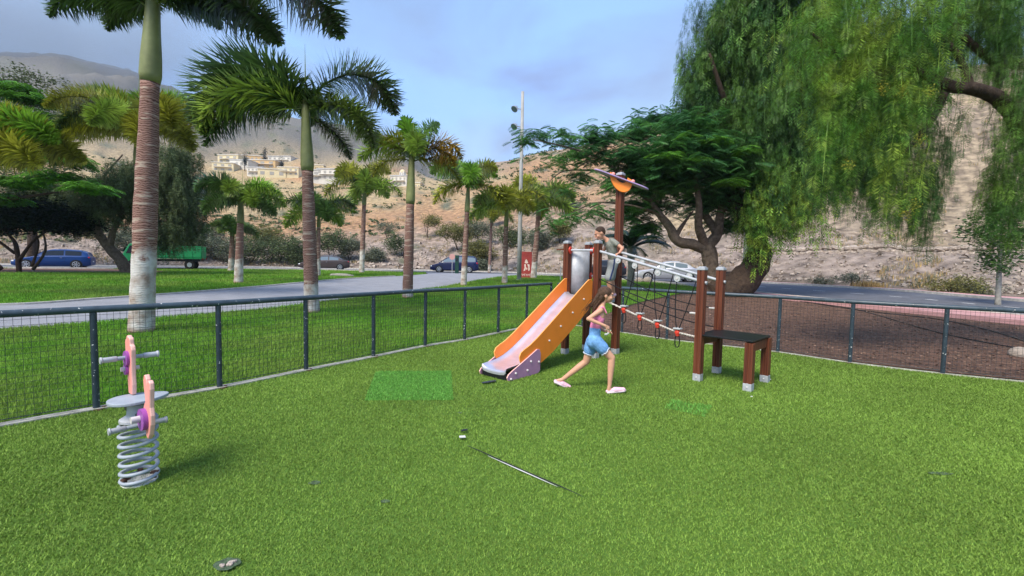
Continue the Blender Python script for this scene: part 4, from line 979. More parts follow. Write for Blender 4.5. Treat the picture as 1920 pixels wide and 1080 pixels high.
# two tall palms by the fence
b = hit(265, 624); palm(b, on_crown(287, 2, b.y + .05), .385, 1.55, 'tallest foxtail palm, thick brown ringed trunk with white foot, behind left fence',
  [(180, 40, -60, 2.2, DARK), (150, 50, -60, 2.3, DARK), (3, 20, -60, 2.6, DARK), (20, 60, -75, 4.2, DARK), (-20, 50, -60, 3.0, DARK), (90, 60, -45, 2.3, DARK), (-95, 75, -45, 2.4, MID)], False, 1.5, 2.9, ll=.68, bulge=.3)
b = hit(585, 587); palm(b, on_crown(573, 210, b.y), .36, .8, 'tall foxtail palm with arching dark crown, left of the play tower',
  [(176, 65, -90, 4.3, DARK), (188, 50, -90, 3.4, MID), (182, 15, -75, 3.2, DARK), (4, 80, -90, 3.5, DARK), (-6, 20, -90, 2.5, MID), (14, -20, -75, 1.6, DARK), (110, 50, -60, 2.2, DARK)], False, 1.55, 2.9, ll=.72, bulge=.2)
# the row behind
def rp(px, py, cx, cy, dia, wh, label, n, L, cols, seed, shaft=1.1, dd=None, fr_=None):
    b = hit(px, py) if dd is None else GD(px, dd)
    return palm(b, on_crown(cx, cy, b.y), dia, wh, label, fr_ or rnd_fronds(n, L * 1.12, cols, seed=seed)[::1], True, shaft, 2.3)
rp(447, 531, 452, 375, .36, 1.2, 'young foxtail palm with pointed white foot, third trunk from the left', 11, 2.2, [DARK, MID, MID, LIME], 3, fr_=[(180, 60, -60, 2.6, DARK), (170, 30, -75, 2.4, DARK), (195, 70, -60, 2.4, DARK), (140, 40, -60, 2.2, MID), (5, 40, -60, 2.3, MID), (-15, 10, -60, 2.2, DARK), (20, 60, -60, 2.1, LIME), (60, 70, -45, 2.1, LIME), (-80, 60, -60, 1.9, MID), (-40, 30, -75, 1.9, MID), (240, 10, -60, 1.9, DARK)])
rp(432, 503, 436, 430, .38, 1.0, 'short blue-green palm behind the young foxtail palm on the far kerb', 9, 1.9, [DARK, MID], 5, .5, dd=36)
rp(596, 518, 598, 400, .28, 1.2, 'foxtail palm just behind the trunk of the tall fence palm', 9, 2.8, [DARK, MID, MID], 6, .9, dd=30)
rp(678, 516, 684, 345, .40, 1.9, 'foxtail palm with long white foot right of the brown car', 10, 3.3, [MID, OLIVE, OLIVE], 7, 1.7, dd=38)
rp(764, 559, 772, 296, .37, .35, 'slim foxtail palm with ochre frond, standing at the path edge', 10, 2.1, [OLIVE, MID, YEL], 8, 1.7, fr_=[(180, 70, -75, 2.0, OLIVE), (170, 40, -60, 2.4, MID), (5, 60, -75, 2.3, YEL), (-10, 35, -75, 2.0, YEL), (15, 20, -75, 2.2, OLIVE), (85, 75, -30, 1.9, LIME), (120, 75, 30, 2.0, LIME), (-70, 40, -75, 1.8, MID), (200, 10, -75, 1.7, OLIVE), (-30, 75, 0, 1.9, LIME)])
rp(869, 536, 878, 350, .30, 1.0, 'foxtail palm standing in front of the dark blue people carrier', 8, 2.3, [OLIVE, MID, LIME], 9, 1.3)
rp(946, 532, 950, 385, .30, 1.0, 'thin foxtail palm immediately left of the tall lamp post', 8, 2.4, [OLIVE, MID], 10, 1.2)
rp(1001, 522, 1012, 370, .40, 1.3, 'foxtail palm directly right of the red board', 9, 3.0, [OLIVE, MID, MID], 11, 1.3, dd=33)
rp(918, 512, 922, 395, .3, .8, 'distant foxtail palm between two nearer palms left of the lamp post', 10, 2.5, [OLIVE, MID], 12, 1.2, dd=47)
# big palms on the left, mostly crown
b = GD(262, 15.5); palm(b, on_crown(260, 240, 15.5), .34, 1., 'wide-crowned olive foxtail palm hidden behind the tallest trunk',
  [(180, 60, -60, 2.9, OLIVE), (190, 40, -60, 2.6, OLIVE), (165, 50, -45, 3.4, OLIVE), (200, 20, -60, 2.6, OLIVE), (120, 75, -30, 2.4, LIME), (5, 50, -60, 2.8, OLIVE), (-30, 40, -75, 2.8, OLIVE), (172, 30, -45, 3.0, OLIVE), (-120, 50, -60, 2.6, OLIVE), (185, 70, -60, 2.6, MID), (-10, 25, -75, 2.5, OLIVE), (20, 60, -60, 2.6, MID), (60, 75, -20, 2.4, LIME), (-85, 40, -75, 2.3, MID), (-50, 10, -75, 2.3, OLIVE), (230, 30, -75, 2.3, DARK)], False, 1.2, 2.9, ll=.72, group='big olive palms on the left')
b = GD(-90, 14); palm(b, on_crown(-80, 262, 14), .34, 1., 'olive foxtail palm at the left edge, only its fronds in view',
  [(0, 40, -45, 3.3, LIME), (-10, 10, -45, 3.2, OLIVE), (8, 20, -45, 3.6, OLIVE), (30, 60, -45, 2.6, LIME), (-40, 20, -60, 2.6, OLIVE), (180, 50, -60, 2.6, OLIVE), (90, 60, -45, 2.6, MID), (-90, 40, -60, 2.4, OLIVE), (5, 60, -60, 2.6, OLIVE)], False, 1.2, 2.9, ll=.72, group='big olive palms on the left')
# date palm in the shade of the flame tree
b = GD(1184, 25); t = thing('date_palm', 'dark young feather palm on a short trunk behind the rope bridge', 'palm', b)
cz = P(1182, 468, 25) - b
mb = MB(); mb.tube([Vector((0, 0, -.1)), Vector((.02, 0, cz.z * .5)), cz + Vector((0, 0, .1))], [.22, .17, .20], 12, jitter=.2); mb.build('trunk', M['palegrey_trunk'], t, smooth=True)
DPM = []
for s_, (e0, e1) in enumerate([(65, -50), (45, -45), (80, -20), (20, -40)]):
    mb = MB(); pts = []; p = Vector((0, 0, 0))
    for i in range(21): a = rad(e0 + (e1 - e0) * (i / 20) ** 1.1); pts.append(p.copy()); p += Vector((math.cos(a), 0, math.sin(a))) * .12
    mb.tube(pts, lerpl([.03, .015, .004], 21), 5)
    for i in range(70):
        f = 2 + 18 * i / 69; k = min(int(f), 19); c = pts[k].lerp(pts[k + 1], f - k); tg = (pts[k + 1] - pts[k]).normalized(); l = .48 * math.sin(PI * (.12 + .82 * i / 69)) ** .6
        for sd in (-1, 1):
            d = (Vector((0, sd, 0)) * .75 + tg * .6 + Vector((0, 0, -.25))).normalized(); mb.add([c - tg * .016, c + tg * .016, c + d * l * .5 + tg * .014 - Vector((0, 0, .02)), c + d * l + Vector((0, 0, -.12 * l))], [(0, 1, 2, 3)])
    me = bpy.data.meshes.new('frond'); me.from_pydata(mb.v, [], mb.f); me.materials.append(M['frond']); DPM.append(me)
for i in range(22):
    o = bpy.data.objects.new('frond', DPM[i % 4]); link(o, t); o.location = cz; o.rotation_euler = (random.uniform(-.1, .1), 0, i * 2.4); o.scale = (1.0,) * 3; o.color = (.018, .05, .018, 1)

# ------------------------------------------------------------------ foliage by leaf clouds
def rot_batch(n, tilt=PI):
    a = RNG.uniform(0, 2 * PI, n); ca, sa = np.cos(a), np.sin(a); R = np.zeros((n, 3, 3)); R[:, 0, 0] = ca; R[:, 0, 1] = -sa; R[:, 1, 0] = sa; R[:, 1, 1] = ca; R[:, 2, 2] = 1
    b = RNG.uniform(-tilt, tilt, n); cb, sb = np.cos(b), np.sin(b); T_ = np.zeros((n, 3, 3)); T_[:, 0, 0] = 1; T_[:, 1, 1] = cb; T_[:, 1, 2] = -sb; T_[:, 2, 1] = sb; T_[:, 2, 2] = cb
    return R @ T_
def scatter(tmplV, tmplQ, pos, sc, R):
    n = len(pos); k = len(tmplV); V = np.einsum('nij,kj->nki', R, tmplV) * sc[:, None, None] + pos[:, None, :]
    Q = tmplQ[None] + (np.arange(n) * k)[:, None, None]
    return V.reshape(-1, 3), Q.reshape(-1, tmplQ.shape[1])
def in_blobs(blobs, n, shell=.35):
    """points spread through ellipsoids (centre, radii); more towards the outside"""
    vol = np.array([b[1][0] * b[1][1] * b[1][2] for b in blobs]) ** .8; vol = vol / vol.sum(); pk = RNG.choice(len(blobs), n, p=vol)
    d = RNG.normal(size=(n, 3)); d /= np.linalg.norm(d, axis=1)[:, None]; r = RNG.uniform(0, 1, n) ** shell
    c = np.array([tuple(b[0]) for b in blobs])[pk]; rr_ = np.array([b[1] for b in blobs])[pk]
    return c + d * rr_ * r[:, None]
# weeping strand of a pepper tree: a hanging twig with long drooping feather leaves
def strand_tmpl(L, nleaf, leaf, pairs, wv, seed, bend=.18):
    rg = random.Random(seed); V = []; Q = []
    def quad(a, b, c, d): o = len(V); V.extend([a, b, c, d]); Q.append((o, o + 1, o + 2, o + 3))
    ph = rg.uniform(0, 6); P_ = []
    for i in range(9):
        t = i / 8; P_.append(Vector((bend * L * (1 - (1 - t) ** 2) * math.cos(ph), bend * L * (1 - (1 - t) ** 2) * math.sin(ph), -L * t)))
    for i in range(8):
        a, b = P_[i], P_[i + 1]; s = Vector((.004, 0, 0)); quad(a - s, a + s, b + s * .7, b - s * .7)
    for i in range(nleaf):
        t = (i + .5) / nleaf; f = t * 8; k = min(int(f), 7); c = P_[k].lerp(P_[k + 1], f - k); an = i * 2.4 + rg.uniform(-.4, .4)
        d0 = Vector((math.cos(an), math.sin(an), 0)); l = leaf * rg.uniform(.75, 1.1); mid = c + d0 * l * .42 - Vector((0, 0, l * .25)); en = c + d0 * l * .5 - Vector((0, 0, l * .9))
        sd = Vector((-d0.y, d0.x, 0))
        for j in range(pairs):
            q = (j + .7) / pairs; p = (c.lerp(mid, q * 2) if q < .5 else mid.lerp(en, q * 2 - 1)); tg = ((mid - c) if q < .5 else (en - mid)).normalized(); ll_ = leaf * .30 * math.sin(PI * (.15 + .75 * q)) + .01
            for s_ in (-1, 1):
                dv = (sd * s_ * .8 + tg * .6).normalized() * ll_; w_ = tg * wv * .5; quad(p - w_, p + dv * .5 - w_ * .9, p + dv, p + dv * .5 + w_ * .9)
    return np.array([tuple(v) for v in V]), np.array(Q)
def weeping(name, tops, Ls, parent, m, leaf=.2, nleaf=12, pairs=7, wv=.014, tv=4, name2='crown', bend=.18):
    T_ = [strand_tmpl(1.0, nleaf, leaf, pairs, wv, s, bend) for s in range(tv)]; VV = []; QQ = []; o = 0; n = len(tops)
    pick = RNG.integers(0, tv, n)
    for k in range(tv):
        s = pick == k
        if not s.any(): continue
        R = rot_batch(s.sum(), .16); V, Q = scatter(T_[k][0], T_[k][1], tops[s], Ls[s], R); VV.append(V); QQ.append(Q + o); o += len(V)
    return np_obj(name2, np.concatenate(VV), np.concatenate(QQ), m, parent)
def limb(mb, pts, r, n=10, jit=.18, k=5):
    p = smooth_path(pts, k); mb.tube(p, lerpl(r, len(p)), n, jitter=jit)
def L3(*a, o): return [P(px, py, d) - o for px, py, d in a]

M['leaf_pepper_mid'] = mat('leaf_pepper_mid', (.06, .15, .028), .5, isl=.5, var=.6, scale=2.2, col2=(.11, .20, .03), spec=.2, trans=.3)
# --- weeping pepper tree in the middle (leaning trunk)
b = GD(1385, 20.5); t = thing('pepper_tree', 'weeping pepper tree with leaning flared trunk between play structure and road', 'tree', b)
mb = MB(); limb(mb, [Vector((-.9, 0, -.15))] + L3((1382, 535, 20.5), (1412, 505, 20.5), (1424, 470, 20.5), (1410, 425, 20.6), (1385, 390, 20.7), (1372, 340, 20.8), (1400, 250, 21), (1430, 150, 21), o=b), [.85, .72, .56, .50, .34, .30, .26, .2, .12], 14, .3)
for seg in ([(1415, 430, 20.6), (1450, 380, 20.5), (1480, 300, 20.3), (1500, 200, 20), (1530, 100, 20)], [(1385, 390, 20.7), (1340, 330, 21), (1320, 260, 21.5), (1300, 180, 22)], [(1400, 260, 21), (1360, 190, 20.5), (1330, 100, 20)], [(1430, 170, 21), (1480, 100, 21), (1560, 40, 21)], [(1480, 300, 20.3), (1560, 240, 20), (1640, 200, 20)]):
    limb(mb, L3(*seg, o=b), [.22, .14, .05], 8)
mb.build('trunk', M['bark'], t, smooth=True)
bl = []
for px, py, d, rx, ry, rz_ in [(1330, 110, 21.5, 1.5, 1.6, 1.6), (1400, 40, 21, 2.2, 2, 1.8), (1350, 220, 21.5, 1.6, 1.5, 1.4), (1430, 180, 20.5, 1.9, 2, 2.0), (1500, 90, 20.5, 2.2, 2.2, 2.2), (1460, 290, 20, 1.5, 1.6, 1.3), (1600, 120, 20.5, 2.0, 2, 2.2), (1690, 90, 21, 1.8, 2, 2.2), (1540, 240, 20, 1.7, 1.6, 1.6), (1640, 250, 20.5, 1.6, 1.6, 1.4), (1480, -60, 21, 3, 3, 2)]:
    bl.append((P(px, py, d) - b, (rx, ry, rz_)))
tops = in_blobs(bl, 2700, .45); Ls = RNG.uniform(1.0, 2.6, len(tops)); weeping('crown', tops, Ls, t, M['leaf_pepper'], leaf=.21, nleaf=15, pairs=5, wv=.034)
# thin outer wisps against the sky
bl2 = [(P(1300, 60, 21.5) - b, (.7, .8, 2.0)), (P(1295, 190, 21.5) - b, (.5, .8, 1.2)), (P(1345, 5, 21.5) - b, (1.3, 1, 1.0))]
tops = in_blobs(bl2, 90, .5); weeping('crown', tops, RNG.uniform(.8, 1.8, len(tops)), t, M['leaf_pepper'], leaf=.2, nleaf=12, pairs=5, wv=.022, name2='outer_twigs')
# curtain hanging low in front of the trunk
pts = [(P(px, py, d) - b) for px, py, d in [(1440, 330, 19.5), (1425, 360, 19.6), (1460, 340, 19.3), (1480, 330, 19.2), (1410, 380, 19.7), (1500, 350, 19.2), (1520, 330, 19.5)]]
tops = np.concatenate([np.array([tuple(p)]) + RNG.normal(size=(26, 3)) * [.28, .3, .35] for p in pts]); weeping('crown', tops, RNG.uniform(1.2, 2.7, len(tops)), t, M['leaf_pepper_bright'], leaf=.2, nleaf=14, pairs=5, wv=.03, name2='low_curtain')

# --- nearer pepper tree whose trunk stands outside the picture on the right
b = Vector((11.3, 9.0, 0)); t = thing('pepper_tree', 'nearest pepper tree, dark arching bough and bright hanging leaf curtain top right', 'tree', b)
mb = MB(); limb(mb, [Vector((0, 0, -.2)), Vector((-.1, 0, 1.5)), Vector((-.3, 0, 3.0)), Vector((-.9, -.1, 4.2))], [.5, .42, .36, .28], 14, .3)
limb(mb, L3((1990, 330, 8.7), (1935, 260, 8.3), (1900, 215, 8.0), (1865, 180, 7.7), (1820, 165, 7.6), (1775, 160, 7.6), (1700, 120, 7.8), (1620, 60, 7.8), o=b), [.22, .16, .13, .11, .095, .08, .05, .025], 12, .3)
for seg in ([(1775, 160, 8), (1755, 210, 7.8), (1720, 260, 7.6), (1680, 300, 7.4)], [(1865, 180, 8.4), (1880, 110, 8.6), (1850, 40, 8.6), (1820, -30, 8.6)], [(1900, 215, 8.5), (1930, 120, 8.8), (1925, 20, 8.8)], [(1820, 165, 8.2), (1800, 110, 8.3), (1760, 60, 8.2), (1720, 0, 8)], [(1700, 120, 7.8), (1640, 140, 7.5), (1580, 110, 7.4), (1520, 60, 7.4)], [(1865, 120, 8.5), (1800, 60, 8.5), (1790, 20, 8.5)]):
    limb(mb, L3(*seg, o=b), [.07, .05, .015], 7)
mb.build('trunk', M['bark'], t, smooth=True)
bl = []
for px, py, d, rx, ry, rz_ in [(1560, 20, 7.4, .6, .6, .7), (1640, 60, 7.4, .6, .6, .8), (1710, 40, 7.6, .5, .6, .8), (1600, 130, 7.3, .42, .5, .6), (1680, 180, 7.3, .5, .5, .6), (1720, 160, 7.5, .35, .5, .7), (1540, 160, 7.4, .28, .4, .4), (1610, 250, 7.2, .32, .4, .35), (1690, 270, 7.2, .40, .4, .3), (1500, 30, 7.6, .4, .5, .5), (1560, 210, 7.3, .25, .3, .3), (1650, -60, 7.6, 1.4, 1, .6)]:
    bl.append((P(px, py, d) - b, (rx, ry, rz_)))
tops = in_blobs(bl, 330, .45); Ls = RNG.uniform(.45, 1.25, len(tops)); weeping('c', tops, Ls, t, M['leaf_pepper_bright'], leaf=.30, nleaf=11, pairs=10, wv=.015, name2='crown', bend=.12)
bl = [(P(px, py, d) - b, (rx, ry, rz_)) for px, py, d, rx, ry, rz_ in [(1745, 250, 8.2, .30, .5, .8), (1730, 330, 8.1, .22, .4, .5), (1700, 340, 7.9, .28, .4, .3), (1560, 280, 8.2, .4, .5, .4), (1640, 330, 8.0, .3, .4, .3), (1735, 370, 8.1, .2, .3, .25), (1690, 120, 8.6, .5, .5, .8), (1600, 180, 8.6, .5, .5, .6)]]
tops = in_blobs(bl, 420, .45); weeping('c', tops, RNG.uniform(.4, 1.0, len(tops)), t, M['leaf_pepper'], leaf=.24, nleaf=12, pairs=8, wv=.017, name2='painted_shade_curtain')  # rear strands: shade put into the colour by a darker leaf material
bl = [(P(px, py, d) - b, (rx, ry, rz_)) for px, py, d, rx, ry, rz_ in [(1905, 60, 9, .4, .6, .6), (1930, 180, 8.6, .35, .5, .6), (1925, 290, 8.4, .3, .5, .6), (1800, -20, 8.6, .9, .7, .5), (1900, -60, 9, 1, 1, .6), (1985, 200, 8.8, .6, .7, 1.2), (1915, 380, 8.4, .18, .4, .25), (1900, 130, 7.6, .25, .4, .5), (1895, 300, 7.8, .18, .3, .6), (1910, 230, 7.4, .2, .3, .5), (1880, 400, 7.8, .12, .2, .2), (1905, 0, 8, .5, .5, .5), (1790, 20, 9, .3, .3, .4), (1870, 250, 7.6, .16, .3, .3), (1862, 330, 7.7, .15, .3, .3), (1890, 60, 9.2, .4, .4, .4), (1830, 40, 9.2, .35, .4, .3), (1900, 350, 7.5, .2, .3, .3), (1750, 90, 7.8, .15, .3, .3)]]
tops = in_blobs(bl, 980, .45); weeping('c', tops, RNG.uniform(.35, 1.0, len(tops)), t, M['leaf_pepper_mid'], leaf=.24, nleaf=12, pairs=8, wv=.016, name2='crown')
bl = [(P(px, py, d) - b, (rx, ry, rz_)) for px, py, d, rx, ry, rz_ in [(1850, 60, 8.6, .5, .5, .4), (1810, 110, 8.4, .3, .4, .2), (1870, 250, 8.3, .06, .2, .3), (1855, 330, 8.3, .06, .2, .3), (1795, 210, 8.2, .12, .2, .15), (1850, 10, 8.6, .6, .5, .3), (1850, 400, 8.2, .08, .2, .3)]]
tops = in_blobs(bl, 210, .5); weeping('c', tops, RNG.uniform(.3, .9, len(tops)), t, M['leaf_pepper'], leaf=.2, nleaf=8, pairs=6, wv=.012, name2='sparse_twigs')
fl_ = in_blobs([(P(px, py, 7.1) - b, (.10, .1, .12)) for px, py in [(1655, 165), (1690, 170), (1725, 262), (1715, 385), (1700, 400), (1590, 310), (1745, 170)]], 900, .5)
q4 = np.array([(-.5, 0, 0), (0, -.35, 0), (.5, 0, .1), (0, .35, .1)]); V, Q = scatter(q4, np.array([[0, 1, 2, 3]]), fl_, RNG.uniform(.012, .03, len(fl_)), rot_batch(len(fl_))); np_obj('flower_panicles', V, Q, M['flower'], t)

# --- flame tree (poinciana): layered feather leaves
def feather_tmpl(L=.5, pairs=9, seed=0, w=.05):
    rg = random.Random(seed); V = []; Q = []
    for j in range(pairs):
        x = L * (j + .8) / pairs; l = L * .42 * math.sin(PI * (.2 + .7 * j / pairs)); z = -.35 * x * x / L + 0.02
        for s in (-1, 1):
            a = Vector((x, 0, z)); dv = Vector((.35, s * .93, -.22)) * l; e1 = Vector((w / 2, 0, 0)); o = len(V); V += [a, a + dv * .5 - e1, a + dv + Vector((0, 0, -.03)), a + dv * .5 + e1]; Q.append((o, o + 1, o + 2, o + 3))
    return np.array([tuple(v) for v in V]), np.array(Q)
def feather_crown(name, pos, size, parent, m, tilt=.35, L=.5, pairs=8, w=.05):
    VV = []; QQ = []; o = 0; pk = RNG.integers(0, 2, len(pos))
    for k in range(2):
        s = pk == k; T_ = feather_tmpl(L, pairs, k, w); V, Q = scatter(T_[0], T_[1], pos[s], RNG.uniform(.7, 1.25, s.sum()) * size, rot_batch(s.sum(), tilt)); VV.append(V); QQ.append(Q + o); o += len(V)
    return np_obj(name, np.concatenate(VV), np.concatenate(QQ), m, parent)
b = GD(1328, 21); t = thing('flame_tree', 'spreading dark feathery flame tree with forked trunk behind the play structure', 'tree', b)
def LL(*a): return L3(*a, o=b)
mb = MB(); limb(mb, [Vector((.1, 0, -.2))] + LL((1333, 520, 21), (1330, 480, 21), (1322, 455, 21)), [.40, .36, .34, .30], 14, .25)
for seg, r in (([(1328, 470, 21), (1300, 458, 21), (1270, 452, 21), (1255, 425, 21), (1235, 400, 21), (1200, 360, 21), (1120, 320, 21)], [.28, .24, .2, .14, .05]),
    ([(1322, 465, 21), (1345, 440, 21), (1350, 400, 21), (1365, 350, 21), (1380, 300, 21)], [.28, .2, .14, .05]), ([(1322, 460, 21), (1310, 425, 20.5), (1310, 380, 20), (1300, 320, 20), (1280, 270, 19.5)], [.24, .17, .1, .04]),
    ([(1345, 440, 21), (1320, 400, 21.5), (1270, 340, 22), (1210, 290, 22), (1160, 262, 22)], [.2, .14, .09, .03]), ([(1268, 440, 21), (1285, 415, 21), (1300, 395, 21)], [.12, .07, .03]), ([(1200, 362, 21), (1130, 300, 20.5), (1060, 275, 20), (1000, 262, 20)], [.08, .05, .015]),
    ([(1235, 400, 21), (1180, 385, 20.5), (1120, 380, 20), (1070, 400, 20)], [.07, .05, .015]), ([(1350, 400, 21), (1400, 360, 21), (1450, 330, 21)], [.12, .08, .03]), ([(1120, 320, 21), (1060, 320, 20.5), (1030, 340, 20)], [.05, .03, .01])):
    limb(mb, LL(*seg), r, 9, .2)
mb.build('trunk', M['bark_light'], t, smooth=True)
lay = []                                              # thin flat layers of leaves
for px, py, d, rx, rz_ in [(1000, 252, 20, .7, .10), (985, 262, 20.3, .5, .08), (1060, 262, 20.5, .8, .14), (1120, 262, 21, .9, .16), (1050, 300, 20, .6, .18), (1190, 250, 21.5, 1.1, .2), (1290, 240, 21, 1.4, .3), (1370, 235, 21.5, 1.3, .3), (1100, 290, 20.5, .9, .16), (1170, 290, 20.5, 1.0, .2), (1250, 275, 20, 1.2, .25), (1340, 275, 20, 1.2, .3), (1090, 330, 20.5, .55, .12), (1180, 330, 21, .9, .2), (1240, 315, 20, 1.1, .25), (1300, 310, 19.5, 1.1, .25), (1370, 320, 20, 1.1, .3), (1210, 355, 21, .9, .2), (1280, 350, 20.5, 1.1, .25), (1350, 365, 21, 1.1, .3), (1400, 290, 21, 1.0, .4), (1120, 395, 20.3, .55, .14), (1080, 410, 20, .4, .12), (1040, 405, 20, .3, .2), (1180, 400, 21.5, .7, .2), (1240, 385, 21.5, .8, .2), (1150, 350, 20, .5, .12), (1010, 290, 20, .35, .1), (975, 290, 20, .2, .08), (1040, 245, 20, .5, .08), (1120, 245, 20.5, .6, .1), (1390, 390, 21.5, .8, .25), (1300, 225, 23, 1.5, .35), (1220, 225, 23, 1.1, .2), (1350, 420, 22, .6, .15), (1060, 360, 20, .35, .1), (1230, 430, 22, .5, .12), (1030, 425, 20, .3, .12)]:
    lay.append((P(px, py, d) - b, (rx * 1.1, rx * 1.3, rz_ * (1.9 if px > 1080 else 1.1))))
pos = in_blobs(lay + [(P(px, py, dd) - b, (rx, 1.5, rz_)) for px, py, dd, rx, rz_ in [(1300, 290, 21, 2.4, 1.0), (1370, 330, 21, 1.8, 1.0), (1250, 330, 21, 1.8, .8), (1200, 310, 21, 1.4, .7), (1410, 390, 21.5, 1.0, .8), (1375, 420, 22, .8, .4), (1320, 380, 21.8, 1.2, .5), (1190, 385, 21.8, .9, .35), (1210, 425, 22.3, .7, .25)]], 7800, .6); pos = pos + RNG.normal(size=pos.shape) * [.16, .2, .13]; feather_crown('crown', pos, 1.0, t, M['leaf_poinciana'], .65, .50, 9, .05)
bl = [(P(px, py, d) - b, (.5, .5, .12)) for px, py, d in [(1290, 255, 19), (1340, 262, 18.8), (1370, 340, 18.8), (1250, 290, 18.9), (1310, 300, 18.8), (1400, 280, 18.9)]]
feather_crown('painted_sun_sprays', in_blobs(bl, 260, .5), 1.0, t, M['leaf_bright'], .3, .42, 8, .05)  # sunlight on the front sprays is painted in with a brighter leaf colour

# --- generic leafy masses
def leafy(name, label, cat, base, blobs, n, m, ls=.16, stems=(), bark='bark', group=None, tilt=PI, wr_=.5, shell=.4, curtain=None):
    t = thing(name, label, cat, base, 0, group)
    if stems:
        mb = MB()
        for seg, r in stems: limb(mb, [Vector(p) - Vector(base) for p in seg], r, 8, .2, 4)
        mb.build('trunk', M[bark], t, smooth=True)
    bb = [(Vector(c) - Vector(base), r) for c, r in blobs]
    cl = in_blobs(bb, max(8, n // 30), shell); pos = cl[RNG.integers(0, len(cl), n)] + RNG.normal(size=(n, 3)) * ls * 1.2
    q4 = np.array([(-.5, 0, 0), (0, -.5 * wr_, .04), (.5, 0, 0), (0, .5 * wr_, .04)])
    V, Q = scatter(q4, np.array([[0, 1, 2, 3]]), pos, RNG.uniform(.6, 1.3, n) * ls, rot_batch(n, tilt)); np_obj('crown' if stems else 'foliage', V, Q, m, t)
    return t
# dark umbrella tree on the left
D = 27; b = GD(35, D)
def PB(*l): return [P(*p) for p in l]
st = [([b + Vector((0, 0, -.1))] + PB((32, 470, D), (25, 450, D), (5, 430, D)), [.14, .1, .05]), (PB((28, 475, D), (-20, 440, D), (-60, 420, D)), [.09, .06, .03]), (PB((35, 490, D), (60, 455, D), (90, 430, D)), [.1, .07, .04]), (PB((60, 500, D), (72, 460, D), (68, 440, D)), [.08, .06, .03]), (PB((62, 505, D - 1), (85, 470, D - 1), (80, 430, D - 1)), [.09, .06, .03]), (PB((0, 505, D - 1), (-12, 490, D - 1), (-30, 470, D - 1)), [.16, .14, .1])]
leafy('umbrella_tree', 'low flat-topped tree with almost black crown and thin forked stems, far left', 'tree', b, [(P(px, py, D + dd), (r, 2.0, rz_)) for px, py, dd, r, rz_ in [(20, 410, 0, 2.2, .85), (90, 408, 0, 2.2, .85), (-40, 405, 1, 2.4, .9), (135, 418, 1, 1.3, .6), (60, 385, 1, 2.2, .7), (-90, 395, 0, 2.2, 1)]], 42000, M['leaf_dark'], .17, st, 'bark')
# curved-trunk pepper tree
D = 28.5; b = GD(236, D)
t = thing('pepper_tree', 'pepper tree with curved brown trunk left of the green truck', 'tree', b)
mb = MB()
for seg, r in (([b + Vector((.1, 0, -.2))] + PB((228, 490, D), (205, 465, D), (190, 445, D), (178, 425, D), (150, 395, D), (110, 380, D)), [.34, .30, .26, .2, .1, .05]), (PB((205, 462, D), (212, 435, D), (225, 405, D), (235, 360, D)), [.22, .17, .12, .05]), (PB((188, 440, D), (180, 400, D), (190, 340, D), (230, 290, D)), [.15, .1, .04]), (PB((228, 400, D), (280, 380, D), (330, 340, D)), [.1, .06, .02])): limb(mb, [Vector(p) - b for p in seg], r, 10, .2, 4)
mb.build('trunk', M['bark_light'], t, smooth=True)
tops = in_blobs([(P(px, py, D) - b, (rx, 1.6, rz_)) for px, py, rx, rz_ in [(180, 340, 1.3, .8), (250, 320, 1.6, 1.0), (320, 330, 1.3, .9), (355, 350, .8, .8), (220, 360, 1.0, .6), (335, 280, 1.0, .7), (300, 380, .8, .5), (310, 420, .7, .4), (350, 400, .7, .5), (140, 380, 1.2, .6), (100, 350, 1.2, .7), (60, 340, 1.4, .7)]], 1900, .5); weeping('c', tops, RNG.uniform(.8, 2.0, len(tops)), t, M['leaf_greygreen'], leaf=.25, nleaf=12, pairs=4, wv=.05)
# trees filling the left background
D = 24; b = GD(-60, D)
t = thing('flame_tree', 'bright green feathery tree at the left edge behind the palms', 'tree', b)
mb = MB()
for seg, r in (([b + Vector((0, 0, -.2))] + PB((-60, 420, D), (-30, 330, D), (20, 250, D)), [.3, .25, .15, .05]), (PB((-50, 380, D), (40, 370, D), (110, 360, D)), [.14, .09, .03])): limb(mb, [Vector(p) - b for p in seg], r, 9, .2, 4)
mb.build('trunk', M['bark'], t, smooth=True)
lay = [(P(px, py, D) - b, (rx, 1.5, rz_)) for px, py, rx, rz_ in [(10, 165, 1.6, .3), (60, 185, 1.3, .25), (-30, 205, 1.8, .3), (40, 215, 1.7, .3), (0, 245, 1.8, .3), (80, 240, 1.0, .25), (30, 280, 1.6, .3), (-40, 290, 1.8, .4), (110, 330, 1.1, .3), (30, 340, 1.6, .3), (170, 350, .8, .25), (-20, 370, 1.5, .3), (130, 300, .9, .3)]]
feather_crown('crown', in_blobs(lay, 3000, .5), 1.1, t, M['leaf_bright'], .3, .45, 7, .07)
D = 40; b = GD(60, D)
leafy('shade_tree', 'tall grey-green tree rising behind the bright tree at far left', 'tree', b, [(P(px, py, D), (r, 2.2, rz_)) for px, py, r, rz_ in [(20, 150, 2.2, 1.3), (75, 160, 1.8, 1.3), (-30, 160, 2.5, 1.5), (60, 220, 2.6, 2.0), (0, 250, 3, 2.5), (90, 300, 2, 2), (30, 330, 3, 2)]], 15000, M['leaf_greygreen'], .2, [([b, P(60, 400, D), P(50, 250, D)], [.4, .3, .1])])
